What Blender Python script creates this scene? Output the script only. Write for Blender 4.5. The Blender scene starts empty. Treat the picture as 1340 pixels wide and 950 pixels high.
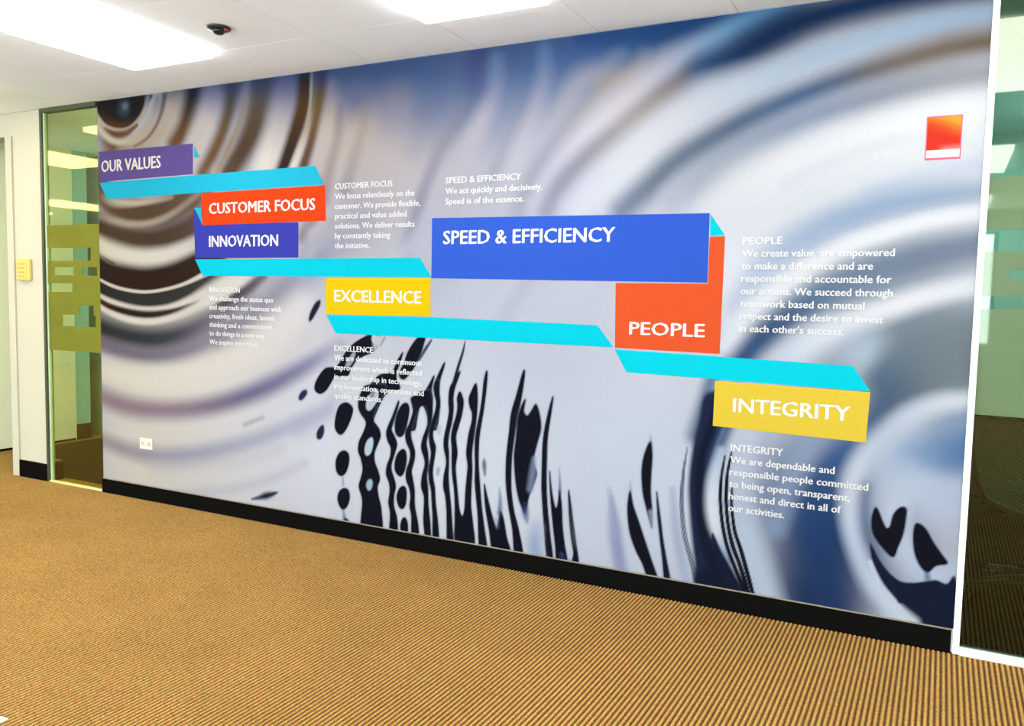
import bpy, bmesh, math
import numpy as np
from mathutils import Vector, Matrix

# ------------------------------------------------------------------ camera, world, exposure
scene = bpy.context.scene
COL = scene.collection
cam_data = bpy.data.cameras.new('camera'); cam = bpy.data.objects.new('camera', cam_data); COL.objects.link(cam)
cam_data.sensor_width = 36.0; cam_data.lens = 1083.436/1340*36
cam_data.clip_start = 0.02; cam_data.clip_end = 100
YAW, PITCH, ROLL = 0.47851298, -0.07770228, 0.02080592
fwd = Vector((-math.sin(YAW)*math.cos(PITCH), math.cos(YAW)*math.cos(PITCH), math.sin(PITCH)))
rgt = Vector((math.cos(YAW), math.sin(YAW), 0)); up = rgt.cross(fwd)
r2 = rgt*math.cos(ROLL)+up*math.sin(ROLL); u2 = up*math.cos(ROLL)-rgt*math.sin(ROLL)
M = Matrix((r2, u2, -fwd)).transposed().to_4x4(); M.translation = Vector((0, -3.51461, 1.31328))
cam.matrix_world = M
scene.camera = cam
world = bpy.data.worlds.new('world'); scene.world = world; world.use_nodes = True
world.node_tree.nodes['Background'].inputs[0].default_value = (0.75, 0.85, 1.0, 1)
world.node_tree.nodes['Background'].inputs[1].default_value = 0.6
scene.view_settings.view_transform = 'Standard'; scene.view_settings.look = 'None'
scene.view_settings.gamma = 1.0; scene.view_settings.use_curve_mapping = False
scene.view_settings.exposure = -0.11
LAMP_COOL = (0.97, 0.99, 1.0); LAMP_WARM = (0.56, 0.50, 0.35)
LAMP_POWER = 17.0
INK = 0.352       # reflectance of the brightest white ink and wall paint
# cool fill lights added out of view along the office's far side
for wx in (-9.0, -5.0, -1.0, 3.0):
    ld = bpy.data.lights.new('added_fill_light', 'AREA'); ld.shape = 'RECTANGLE'; ld.size = 3.0; ld.size_y = 1.35
    ld.energy = 260; ld.color = (0.80, 0.90, 1.0)
    lo = bpy.data.objects.new('added_fill_light', ld); COL.objects.link(lo)
    lo.location = (wx, -8.32, 1.55); lo.rotation_euler = (math.radians(90), 0, 0)

# ------------------------------------------------------------------ ink painter for printed surfaces
def s2l(c):
    a = np.asarray(c, float)/255.0
    return np.where(a <= 0.04045, a/12.92, ((a+0.055)/1.055)**2.4)
def smooth_path(P, closed, k):
    P = np.asarray(P, float); n = len(P); out = []
    for i in range(n if closed else n-1):
        if closed: a, b, c, d = P[(i-1) % n], P[i], P[(i+1) % n], P[(i+2) % n]
        else: a, b, c, d = P[max(i-1, 0)], P[i], P[i+1], P[min(i+2, n-1)]
        for t in np.arange(k)/k:
            out.append(0.5*((2*b)+(-a+c)*t+(2*a-5*b+4*c-d)*t*t+(-a+3*b-3*c+d)*t**3))
    if not closed: out.append(P[-1])
    return np.array(out)
def sst(a, b, x):
    t = np.clip((x-a)/max(b-a, 1e-9), 0, 1); return t*t*(3-2*t)
class Print:
    def __init__(s, x0, x1, z0, z1, nx, nz, base):
        s.x = np.linspace(x0, x1, nx); s.z = np.linspace(z0, z1, nz)
        s.a = np.empty((nz, nx, 3)); s.a[:] = base
    def box(s, xa, xb, za, zb):
        i0, i1 = np.searchsorted(s.x, [xa, xb]); j0, j1 = np.searchsorted(s.z, [za, zb])
        return i0, i1, j0, j1
    def stroke(s, pts, soft, alpha):
        """pts rows: x, z, half width (m), r, g, b (display values)"""
        Q = smooth_path(pts, False, 6); Q[:, 2] = np.maximum(Q[:, 2], 0.0005)
        m = Q[:, 2].max()*(1+soft)*1.02
        i0, i1, j0, j1 = s.box(Q[:, 0].min()-m, Q[:, 0].max()+m, Q[:, 1].min()-m, Q[:, 1].max()+m)
        if i1 <= i0 or j1 <= j0: return
        nd = np.full((j1-j0, i1-i0), 9.0); col = np.zeros((j1-j0, i1-i0, 3)); lin = s2l(np.clip(Q[:, 3:6], 0, 255))
        for k in range(len(Q)-1):
            p, q = Q[k], Q[k+1]; w = max(p[2], q[2])*(1+soft)*1.02
            a0, a1, b0, b1 = s.box(min(p[0], q[0])-w, max(p[0], q[0])+w, min(p[1], q[1])-w, max(p[1], q[1])+w)
            a0 = max(a0, i0); a1 = min(a1, i1); b0 = max(b0, j0); b1 = min(b1, j1)
            if a1 <= a0 or b1 <= b0: continue
            X = s.x[a0:a1][None, :]; Z = s.z[b0:b1][:, None]
            dx, dz = q[0]-p[0], q[1]-p[1]; L = dx*dx+dz*dz+1e-12
            t = np.clip(((X-p[0])*dx+(Z-p[1])*dz)/L, 0, 1)
            d = np.hypot(X-p[0]-t*dx, Z-p[1]-t*dz)/(p[2]+(q[2]-p[2])*t)
            sub = nd[b0-j0:b1-j0, a0-i0:a1-i0]; m2 = d < sub
            sub[m2] = d[m2]
            c = lin[k]+(lin[k+1]-lin[k])*t[..., None]
            cs = col[b0-j0:b1-j0, a0-i0:a1-i0]; cs[m2] = c[m2]
        al = (1-sst(1-soft, 1+soft, nd))*alpha
        R = s.a[j0:j1, i0:i1]; R += (col-R)*al[..., None]
    def blob(s, pts, color, edge, alpha=1.0, grow=0.0, k=5):
        Q = smooth_path(pts, True, k); m = edge*1.5+grow
        i0, i1, j0, j1 = s.box(Q[:, 0].min()-m, Q[:, 0].max()+m, Q[:, 1].min()-m, Q[:, 1].max()+m)
        if i1 <= i0 or j1 <= j0: return
        X = s.x[i0:i1][None, :]; Z = s.z[j0:j1][:, None]
        D = np.full((j1-j0, i1-i0), 1e9); ins = np.zeros(D.shape, bool)
        for n in range(len(Q)):
            p, q = Q[n], Q[(n+1) % len(Q)]; dx, dz = q-p; L = dx*dx+dz*dz+1e-12
            t = np.clip(((X-p[0])*dx+(Z-p[1])*dz)/L, 0, 1)
            D = np.minimum(D, (X-p[0]-t*dx)**2+(Z-p[1]-t*dz)**2)
            if abs(dz) > 1e-9:
                c = ((p[1] > Z) != (q[1] > Z)) & (X < dx*(Z-p[1])/dz+p[0]); ins ^= c
        sd = np.sqrt(D); sd[ins] *= -1
        al = (1-sst(-edge, edge, sd-grow))*alpha
        R = s.a[j0:j1, i0:i1]; R += (s2l(color)-R)*al[..., None]
# ------------------------------------------------------------------ helpers
def tag(o, label=None, cat=None, group=None, kind=None):
    if label: o['label'] = label
    if cat: o['category'] = cat
    if group: o['group'] = group
    if kind: o['kind'] = kind
    return o
def mesh_obj(name, bm, mat, parent=None, smooth=False):
    me = bpy.data.meshes.new(name); bm.to_mesh(me); bm.free()
    if smooth: me.polygons.foreach_set('use_smooth', [True]*len(me.polygons))
    for m in (mat if isinstance(mat, (list, tuple)) else [mat]): me.materials.append(m)
    o = bpy.data.objects.new(name, me); COL.objects.link(o)
    if parent is not None: o.parent = parent
    return o
def empty(name, loc=(0, 0, 0)):
    o = bpy.data.objects.new(name, None); COL.objects.link(o); o.location = loc; return o
def box(bm, x0, x1, y0, y1, z0, z1, mi=0):
    v = [bm.verts.new((x, y, z)) for x in (x0, x1) for y in (y0, y1) for z in (z0, z1)]
    for f in ((0, 1, 3, 2), (4, 6, 7, 5), (0, 4, 5, 1), (2, 3, 7, 6), (0, 2, 6, 4), (1, 5, 7, 3)):
        bm.faces.new([v[i] for i in f]).material_index = mi
def boxo(name, d, mat, parent=None, bevel=0.0):
    bm = bmesh.new(); box(bm, *d)
    if bevel: bmesh.ops.bevel(bm, geom=bm.edges[:], offset=bevel, segments=2, affect='EDGES', profile=0.6)
    return mesh_obj(name, bm, mat, parent)
def tube(bm, pts, r, n=8):
    rings = []
    for i, p in enumerate(pts):
        p = Vector(p); a = Vector(pts[max(i-1, 0)]); b = Vector(pts[min(i+1, len(pts)-1)])
        t = (b-a).normalized(); s = t.cross(Vector((0, 0, 1)))
        if s.length < 1e-3: s = t.cross(Vector((1, 0, 0)))
        s.normalize(); w = s.cross(t)
        rr = r[i] if isinstance(r, (list, tuple)) else r
        rings.append([bm.verts.new(p+s*math.cos(k*2*math.pi/n)*rr+w*math.sin(k*2*math.pi/n)*rr) for k in range(n)])
    for a, b in zip(rings, rings[1:]):
        for k in range(n): bm.faces.new((a[k], a[(k+1) % n], b[(k+1) % n], b[k]))
    bm.faces.new(rings[0][::-1]); bm.faces.new(rings[-1])
def lathe(bm, c, prof, n=24):
    rings = [[bm.verts.new((c[0]+r*math.cos(k*2*math.pi/n), c[1]+r*math.sin(k*2*math.pi/n), c[2]+z)) for k in range(n)] for r, z in prof]
    for a, b in zip(rings, rings[1:]):
        for k in range(n): bm.faces.new((a[k], a[(k+1) % n], b[(k+1) % n], b[k]))
    bm.faces.new(rings[0][::-1]); bm.faces.new(rings[-1])
def lin(c):
    return tuple(float(v) for v in s2l(c))+(1.0,)
def mat(name, rgb, k=1.0, rough=0.6, spec=0.3, var=0.04, scale=6.0, bump=0.0, bscale=200.0, metal=0.0):
    m = bpy.data.materials.new(name); m.use_nodes = True; nt = m.node_tree; b = nt.nodes['Principled BSDF']
    b.inputs['Roughness'].default_value = rough; b.inputs['Specular IOR Level'].default_value = spec
    b.inputs['Metallic'].default_value = metal
    tc = nt.nodes.new('ShaderNodeTexCoord'); nz = nt.nodes.new('ShaderNodeTexNoise'); nz.inputs['Scale'].default_value = scale
    nz.inputs['Detail'].default_value = 4
    nt.links.new(tc.outputs['Object'], nz.inputs['Vector'])
    mx = nt.nodes.new('ShaderNodeMix'); mx.data_type = 'RGBA'; c = [v*k for v in lin(rgb)]
    mx.inputs[6].default_value = tuple(v*(1-var) for v in c[:3])+(1,); mx.inputs[7].default_value = tuple(min(v*(1+var), 1) for v in c[:3])+(1,)
    nt.links.new(nz.outputs['Fac'], mx.inputs[0]); nt.links.new(mx.outputs[2], b.inputs['Base Color'])
    if bump:
        n2 = nt.nodes.new('ShaderNodeTexNoise'); n2.inputs['Scale'].default_value = bscale
        nt.links.new(tc.outputs['Object'], n2.inputs['Vector'])
        bp = nt.nodes.new('ShaderNodeBump'); bp.inputs['Strength'].default_value = bump; bp.inputs['Distance'].default_value = 0.002
        nt.links.new(n2.outputs['Fac'], bp.inputs['Height']); nt.links.new(bp.outputs['Normal'], b.inputs['Normal'])
    return m
def lamp_mat(name, col, power):
    m = bpy.data.materials.new(name); m.use_nodes = True; nt = m.node_tree; nt.nodes.clear()
    e = nt.nodes.new('ShaderNodeEmission'); e.inputs[0].default_value = col+(1,); e.inputs[1].default_value = power
    o = nt.nodes.new('ShaderNodeOutputMaterial'); nt.links.new(e.outputs[0], o.inputs[0]); return m
def glass_mat(name, trans, refl_col, refl):
    m = bpy.data.materials.new(name); m.use_nodes = True; nt = m.node_tree; nt.nodes.clear()
    t = nt.nodes.new('ShaderNodeBsdfTransparent'); t.inputs[0].default_value = trans+(1,)
    g = nt.nodes.new('ShaderNodeBsdfGlossy'); g.inputs['Color'].default_value = refl_col+(1,); g.inputs['Roughness'].default_value = 0.02
    lw = nt.nodes.new('ShaderNodeLayerWeight'); lw.inputs[0].default_value = 0.35
    mp = nt.nodes.new('ShaderNodeMapRange'); mp.inputs[3].default_value = refl; mp.inputs[4].default_value = 0.95
    pw = nt.nodes.new('ShaderNodeMath'); pw.operation = 'POWER'; pw.inputs[1].default_value = 3.0
    nt.links.new(lw.outputs['Facing'], pw.inputs[0]); nt.links.new(pw.outputs[0], mp.inputs[0])
    mx = nt.nodes.new('ShaderNodeMixShader'); o = nt.nodes.new('ShaderNodeOutputMaterial')
    nt.links.new(mp.outputs[0], mx.inputs[0]); nt.links.new(t.outputs[0], mx.inputs[1]); nt.links.new(g.outputs[0], mx.inputs[2])
    nt.links.new(mx.outputs[0], o.inputs[0]); return m
def film_mat(name, col, clear, gloss=0.12):
    m = bpy.data.materials.new(name); m.use_nodes = True; nt = m.node_tree; nt.nodes.clear()
    d = nt.nodes.new('ShaderNodeBsdfDiffuse')
    tc = nt.nodes.new('ShaderNodeTexCoord'); nz = nt.nodes.new('ShaderNodeTexNoise'); nz.inputs['Scale'].default_value = 3.0
    nt.links.new(tc.outputs['Object'], nz.inputs['Vector'])
    mc = nt.nodes.new('ShaderNodeMix'); mc.data_type = 'RGBA'; c = lin(col)
    mc.inputs[6].default_value = tuple(v*.8 for v in c[:3])+(1,); mc.inputs[7].default_value = tuple(min(1, v*1.2) for v in c[:3])+(1,)
    nt.links.new(nz.outputs['Fac'], mc.inputs[0]); nt.links.new(mc.outputs[2], d.inputs[0])
    t = nt.nodes.new('ShaderNodeBsdfTransparent'); t.inputs[0].default_value = (0.62, 0.7, 0.3, 1)
    g = nt.nodes.new('ShaderNodeBsdfGlossy'); g.inputs['Roughness'].default_value = 0.03; g.inputs['Color'].default_value = (0.9, 1, 0.8, 1)
    m1 = nt.nodes.new('ShaderNodeMixShader'); m1.inputs[0].default_value = clear
    m2 = nt.nodes.new('ShaderNodeMixShader'); m2.inputs[0].default_value = gloss
    o = nt.nodes.new('ShaderNodeOutputMaterial')
    nt.links.new(d.outputs[0], m1.inputs[1]); nt.links.new(t.outputs[0], m1.inputs[2])
    nt.links.new(m1.outputs[0], m2.inputs[1]); nt.links.new(g.outputs[0], m2.inputs[2]); nt.links.new(m2.outputs[0], o.inputs[0])
    return m

# ------------------------------------------------------------------ materials
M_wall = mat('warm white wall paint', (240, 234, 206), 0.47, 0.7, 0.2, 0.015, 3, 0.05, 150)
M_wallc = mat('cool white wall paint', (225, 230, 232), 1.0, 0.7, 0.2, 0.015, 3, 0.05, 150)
M_tile = mat('white mineral ceiling tile', (242, 249, 255), 1.0, 0.9, 0.1, 0.02, 9, 0.25, 260)
M_grid = mat('ceiling grid metal', (95, 97, 95), 1.0, 0.6, 0.2)
M_rubber = mat('black rubber baseboard', (6, 6, 5), 1.0, 0.7, 0.03, 0.08, 10)
M_cap = mat('pale baseboard cap line', (128, 118, 100), 1.0, 0.5, 0.3)
M_white = mat('white painted metal frame', (243, 244, 242), 0.74, 0.4, 0.4, 0.01)
M_darkm = mat('dark bronze metal frame', (52, 58, 40), 1.0, 0.45, 0.4, 0.05)
M_sill = mat('beige metal sill', (214, 190, 130), 1.0, 0.5, 0.3, 0.05)
M_jamb = mat('pale green painted jamb', (170, 190, 150), 1.0, 0.6, 0.3)
M_pale = mat('pale green passage wall paint', (244, 240, 204), 1.0, 0.7, 0.2, 0.03, 3)
M_teal = mat('teal painted wall', (150, 200, 192), 1.0, 0.7, 0.2, 0.06, 3)
M_plastic = mat('mustard beige plastic', (196, 172, 90), 1.0, 0.45, 0.4, 0.03)
M_button = mat('darker mustard keys', (176, 150, 70), 1.0, 0.45, 0.4, 0.03)
M_plate = mat('ivory plastic plate', (250, 246, 228), 0.52, 0.4, 0.4, 0.01)
M_slot = mat('ivory socket face', (232, 228, 200), 0.50, 0.4, 0.4, 0.02)
M_black = mat('black plastic', (20, 22, 22), 1.0, 0.35, 0.5, 0.05)
M_red = mat('dark red lens', (120, 20, 30), 1.0, 0.2, 0.6, 0.05)
M_mesh = mat('olive black woven mesh', (120, 120, 84), 1.0, 0.6, 0.3, 0.1)
M_seat = mat('black seat fabric', (24, 24, 24), 1.0, 0.9, 0.2, 0.1, 40, 0.3, 300)
M_chrome = mat('grey metal', (120, 120, 120), 1.0, 0.3, 0.5, 0.02, metal=1.0)
M_desk = mat('dark laminate panel', (34, 34, 30), 1.0, 0.5, 0.3, 0.1)
M_bouncefloor = mat('pale grey bounce floor', (225, 225, 222), 1.0, 0.5, 0.3, 0.03, 4)
M_dimcarpet = mat('brown carpet with painted dimming', (36, 27, 16), 1.0, 0.95, 0.05, 0.2, 60, 0.4, 200)  # dimming by the left glass is put into this carpet colour
M_gloomcarpet = mat('brown carpet with painted gloom', (20, 18, 12), 1.0, 0.95, 0.05, 0.3, 60, 0.4, 200)  # dimness behind the tinted right glass is put into this carpet colour
M_paper = mat('white paper', (232, 240, 244), 1.0, 0.8, 0.2, 0.01)
M_text = mat('white printed lettering', (254, 253, 250), INK*1.12, 0.6, 0.2, 0.005)
M_text2 = mat('warm white printed lettering', (252, 244, 224), INK*1.08, 0.6, 0.2, 0.005)
M_lampw = lamp_mat('warm white light diffuser', LAMP_WARM, LAMP_POWER)
M_lampc = lamp_mat('cool white light diffuser', LAMP_COOL, LAMP_POWER)
M_glassL = glass_mat('green tinted clear glass', (0.94, 0.98, 0.76), (1.0, 1.0, 0.7), 0.04)
M_glassR = glass_mat('dark teal tinted glass', (0.50, 0.68, 0.60), (1.0, 0.97, 0.74), 0.045)
M_filmL = film_mat('olive green privacy film', (112, 112, 38), 0.3, 0.04)
M_filmR = film_mat('grey green privacy film', (84, 104, 72), 0.25, 0.04)

def carpet():
    m = bpy.data.materials.new('ribbed golden brown carpet'); m.use_nodes = True; nt = m.node_tree; b = nt.nodes['Principled BSDF']
    b.inputs['Roughness'].default_value = 0.95; b.inputs['Specular IOR Level'].default_value = 0.08
    N = nt.nodes.new; L = nt.links.new
    tc = N('ShaderNodeTexCoord'); sp = N('ShaderNodeSeparateXYZ'); L(tc.outputs['Object'], sp.inputs[0])
    # rib crest (z of the real corrugation) drives worn tan crest / dark valley yarn
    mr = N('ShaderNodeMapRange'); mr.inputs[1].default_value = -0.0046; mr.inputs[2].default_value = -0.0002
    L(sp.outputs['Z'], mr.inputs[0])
    n1 = N('ShaderNodeTexNoise'); n1.inputs['Scale'].default_value = 150; n1.inputs['Detail'].default_value = 3; L(tc.outputs['Object'], n1.inputs['Vector'])
    n2 = N('ShaderNodeTexNoise'); n2.inputs['Scale'].default_value = 45; n2.inputs['Detail'].default_value = 2; L(tc.outputs['Object'], n2.inputs['Vector'])
    n3 = N('ShaderNodeTexNoise'); n3.inputs['Scale'].default_value = 2.5; n3.inputs['Detail'].default_value = 3; L(tc.outputs['Object'], n3.inputs['Vector'])
    def mix(fac, a, c, blend='MIX'):
        x = N('ShaderNodeMix'); x.data_type = 'RGBA'; x.blend_type = blend
        for s, v in ((0, fac), (6, a), (7, c)):
            if isinstance(v, (int, float)): x.inputs[s].default_value = v
            elif isinstance(v, tuple): x.inputs[s].default_value = v
            else: L(v, x.inputs[s])
        return x.outputs[2]
    rmp = N('ShaderNodeMapRange'); rmp.inputs[1].default_value = 0.35; rmp.inputs[2].default_value = 0.65; L(n2.outputs['Fac'], rmp.inputs[0])
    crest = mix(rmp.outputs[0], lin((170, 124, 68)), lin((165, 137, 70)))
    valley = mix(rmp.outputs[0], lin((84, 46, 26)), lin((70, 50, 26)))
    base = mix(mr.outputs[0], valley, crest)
    sh = N('ShaderNodeMapRange'); sh.inputs[1].default_value = 0.3; sh.inputs[2].default_value = 0.7; sh.inputs[3].default_value = 0.62; sh.inputs[4].default_value = 1.34
    L(n1.outputs['Fac'], sh.inputs[0])
    sc = N('ShaderNodeVectorMath'); sc.operation = 'SCALE'; L(base, sc.inputs[0]); L(sh.outputs[0], sc.inputs['Scale'])
    sh3 = N('ShaderNodeMapRange'); sh3.inputs[1].default_value = 0.3; sh3.inputs[2].default_value = 0.7; sh3.inputs[3].default_value = 0.93; sh3.inputs[4].default_value = 1.07
    L(n3.outputs['Fac'], sh3.inputs[0])
    s3 = N('ShaderNodeVectorMath'); s3.operation = 'SCALE'; L(sc.outputs[0], s3.inputs[0]); L(sh3.outputs[0], s3.inputs['Scale'])
    L(s3.outputs[0], b.inputs['Base Color'])
    bp = N('ShaderNodeBump'); bp.inputs['Strength'].default_value = 0.5; bp.inputs['Distance'].default_value = 0.003
    L(n1.outputs['Fac'], bp.inputs['Height']); L(bp.outputs['Normal'], b.inputs['Normal'])
    return m
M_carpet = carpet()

def structure(name, d, m, parent=None, bevel=0.0):
    o = boxo(name, d, m, parent, bevel)
    if parent is None: tag(o, kind='structure')
    return o

# ------------------------------------------------------------------ setting
XW0, XW1, YS, H = -14.0, 4.6, -8.2, 2.5
ML, MR = -4.81, 0.098          # printed wall, left and right edge
# ribbed carpet: real corrugation, ribs run away from the printed wall
P = 0.0175; n = int((XW1-XW0)/P); k = 8
xs = XW0+np.arange(n*k+1)*P/k
zs = -0.0048*(0.5-0.5*np.cos(2*np.pi*np.arange(n*k+1)/k))
ys = [YS, -6.0, -3.5, -2.0, -1.0, 0.0, 1.5, 3.3]
V = np.zeros((len(ys), len(xs), 3))
for j, yv in enumerate(ys): V[j, :, 0] = xs; V[j, :, 1] = yv; V[j, :, 2] = zs
a = (np.arange(len(ys)-1)[:, None]*len(xs)+np.arange(len(xs)-1)[None, :]).ravel()
Fq = np.stack([a, a+1, a+1+len(xs), a+len(xs)], 1)
def fast_mesh(name, V, Fq, m):
    me = bpy.data.meshes.new(name); me.vertices.add(len(V)); me.vertices.foreach_set('co', np.asarray(V, np.float32).ravel())
    me.loops.add(Fq.size); me.loops.foreach_set('vertex_index', Fq.astype(np.int32).ravel())
    me.polygons.add(len(Fq)); me.polygons.foreach_set('loop_start', np.arange(0, Fq.size, 4, dtype=np.int32))
    me.polygons.foreach_set('loop_total', np.full(len(Fq), 4, np.int32)); me.update(calc_edges=True); me.materials.append(m)
    return me
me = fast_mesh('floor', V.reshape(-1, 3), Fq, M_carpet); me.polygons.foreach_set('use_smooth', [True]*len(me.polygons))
floor = bpy.data.objects.new('floor', me); COL.objects.link(floor); tag(floor, kind='structure')

structure('wall_north', (ML, MR, 0.0, 0.12, 0, H), M_wallc)
structure('wall_east', (XW1, XW1+0.1, YS, 3.3, 0, H), M_wallc)
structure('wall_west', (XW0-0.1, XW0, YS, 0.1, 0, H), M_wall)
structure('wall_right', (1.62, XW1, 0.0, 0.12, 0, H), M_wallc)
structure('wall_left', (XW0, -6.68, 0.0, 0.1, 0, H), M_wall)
# far side of the open office: sill, lintel and piers around four unseen openings added for the fill lights
bm = bmesh.new(); box(bm, XW0, XW1, YS-0.1, YS, 0, 0.85); box(bm, XW0, XW1, YS-0.1, YS, 2.25, H)
edges = [XW0, -10.55, -7.45, -6.55, -3.45, -2.55, 0.55, 1.45, 4.55, XW1]
for i in range(0, len(edges), 2): box(bm, edges[i], edges[i+1], YS-0.1, YS, 0.85, 2.25)
tag(mesh_obj('wall_south', bm, M_wallc), kind='structure')
# passage behind the left glazing
structure('wall_passage_left', (-6.78, -6.68, 0.1, 1.11, 0, H), M_pale)
structure('baseboard_passage', (-6.68, -6.675, 0.1, 1.10, 0, 0.018), M_rubber)
structure('wall_passage_recess', (-6.78, -6.685, 1.11, 1.25, 0, H), M_teal)
structure('baseboard_recess', (-6.685, -6.67, 1.112, 1.24, 0, 0.135), M_rubber)
structure('wall_passage_back', (-7.9, ML, 1.42, 1.5, 0, H), M_teal)
structure('wall_passage_right', (ML, ML+0.08, 0.12, 1.42, 0, H), M_pale)
structure('wall_passage_end', (-7.98, -7.9, 0.1, 1.5, 0, H), M_pale)
structure('floor_passage', (-6.6, ML, 0.5, 1.42, -0.01, 0.0015), M_dimcarpet)
structure('floor_passage_front', (-5.95, ML, 0.12, 0.5, -0.01, 0.0015), M_dimcarpet)
structure('floor_room', (MR, XW1, 0.035, 3.1, -0.01, 0.0015), M_gloomcarpet)
structure('floor_bounce', (-9.5, -1.2, YS, -3.9, -0.01, 0.002), M_bouncefloor)  # unseen pale floor added to bounce neutral light up to the ceiling
# room behind the right glazing
structure('wall_room_back', (MR-0.02, XW1, 3.1, 3.2, 0, H), M_teal)
structure('wall_room_left', (MR-0.08, MR, 0.12, 3.1, 0, H), M_teal)
# header over the opening beside the column, and the column itself
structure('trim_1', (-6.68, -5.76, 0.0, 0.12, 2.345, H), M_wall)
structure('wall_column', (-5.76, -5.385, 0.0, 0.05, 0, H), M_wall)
structure('trim_2', (-5.765, -5.695, -0.012, 0.0, 0, 2.345), M_wall)
structure('baseboard_column', (-5.69, -5.383, -0.014, 0.0, 0.0, 0.115), M_rubber)
structure('baseboard_column_side', (-5.385, -5.36, 0.03, 0.09, 0.0, 0.115), M_rubber)
structure('baseboard_north', (ML-0.003, MR-0.006, -0.014, 0.0, -0.004, 0.088), M_rubber, bevel=0.003)
structure('trim_3', (ML, MR-0.004, -0.011, 0.0, 0.0885, 0.0915), M_cap)
structure('baseboard_right', (1.64, XW1, -0.014, 0.0, 0, 0.1), M_rubber)

# ceiling: slab, grid and lay-in tiles with a recessed joint round each
ceil = boxo('ceiling', (XW0, XW1, YS, 3.3, H+0.075, H+0.1), M_grid); tag(ceil, kind='structure')
boxo('ceiling_grid', (XW0, XW1, YS, 3.3, H+0.010, H+0.012), M_grid, ceil)
G = 0.6096; GX = -2.03; GY = -0.47
lamp_cells = {}
lamp_cols = [i for i in range(-20, 11) if (i % 3) == 0]        # every third bay carries fixtures
lamp_rows = [0, 5, 10]
for i in lamp_cols:
    for r in lamp_rows:
        lamp_cells[(i, r)] = 1; lamp_cells[(i, r+1)] = 1
def tile_bm():
    bm = bmesh.new(); h = G/2-0.0015
    box(bm, -h, h, -h, h, 0.0, 0.009)
    bmesh.ops.bevel(bm, geom=[e for e in bm.edges if all(v.co.z < 0.001 for v in e.verts)], offset=0.0004, segments=1, affect='EDGES')
    return bm
t_first = None
far = bmesh.new()
def far_tile(x0, x1, y0, y1): box(far, x0+0.002, x1-0.002, y0+0.002, y1-0.002, H, H+0.009)
for i in range(-20, 12):
    x0 = GX+i*G; x1 = x0+G
    if x1 > XW1 or x0 < XW0-0.3: continue
    # cut tiles of the first course, against the printed wall
    xa = max(x0, XW0)
    if -9 <= i <= 4:
        bm = bmesh.new(); box(bm, xa+0.0015, x1-0.0015, GY+0.0015, -0.0045, H, H+0.009); mesh_obj('ceiling_tile', bm, M_tile, ceil)
    else: far_tile(xa, x1, GY, -0.004)
    for j in range(0, 14):
        y1 = GY-j*G; y0 = y1-G
        if y0 < YS: y0 = YS
        if (i, j) in lamp_cells: continue
        if -9 <= i <= 3 and j < 5:
            if t_first is None:
                t_first = mesh_obj('ceiling_tile', tile_bm(), M_tile, ceil); o = t_first
            else:
                o = t_first.copy(); COL.objects.link(o); o.parent = ceil
            o.location = ((x0+x1)/2, (y0+y1)/2, H)
        else: far_tile(xa, x1, y0, y1)
    for j in range(0, 5): far_tile(xa, x1, 0.13+j*G, 0.13+(j+1)*G)
tag(mesh_obj('ceiling_tile', far, M_tile, ceil), kind='stuff')

# ------------------------------------------------------------------ recessed 2 x 4 ceiling lights
def make_light(m):
    t = empty('ceiling_light', (0, 0, H))
    bm = bmesh.new(); w, l, f = G/2-0.003, G-0.003, 0.016
    for d in ((-w, -w+f, -l, l), (w-f, w, -l, l), (-w+f, w-f, -l, -l+f), (-w+f, w-f, l-f, l)): box(bm, *d, 0.0, 0.009)
    mesh_obj('frame', bm, M_white, t)
    boxo('diffuser', (-w+f, w-f, -l+f, l-f, -0.034, 0.006), m, t)
    return t
protos = {}
named = {(0, 0): 'blown-out ceiling light panel at the top edge above the middle of the printed wall',
         (-3, 0): 'large bright ceiling light panel in the top left corner beside the black sensor',
         (-6, 0): 'small visible tip of a ceiling light at the left edge, farthest from the sensor'}
for i in lamp_cols:
    for r in lamp_rows:
        warm = i <= -5
        x = GX+(i+0.5)*G; y = GY-(r+1)*G
        if x+0.3 > XW1 or x-0.3 < XW0: continue
        if warm not in protos:
            protos[warm] = make_light(M_lampw if warm else M_lampc); o = protos[warm]
        else:
            src = protos[warm]; o = src.copy(); COL.objects.link(o)
            for ch in src.children:
                c = ch.copy(); COL.objects.link(c); c.parent = o
        o.location = (x, y, H)
        for kk in ('label', 'category', 'group'):
            if kk in o: del o[kk]
        if (i, r) in named: tag(o, named[(i, r)], 'ceiling light', 'recessed ceiling lights')
        else: tag(o, 'rectangular recessed ceiling light of the open office behind the viewer', 'ceiling light', 'office ceiling lights outside the picture')

o = protos[False].copy(); COL.objects.link(o)
for ch in protos[False].children:
    c = ch.copy(); COL.objects.link(c); c.parent = o
o.location = (GX+4.5*G+0.05, 0.13+2.0*G+1.0*G, H-0.002); del o['group']  # extra lamp added out of view to brighten the teal back wall
tag(o, 'unseen fill light added inside the room behind the right glazing', 'ceiling light')
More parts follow.
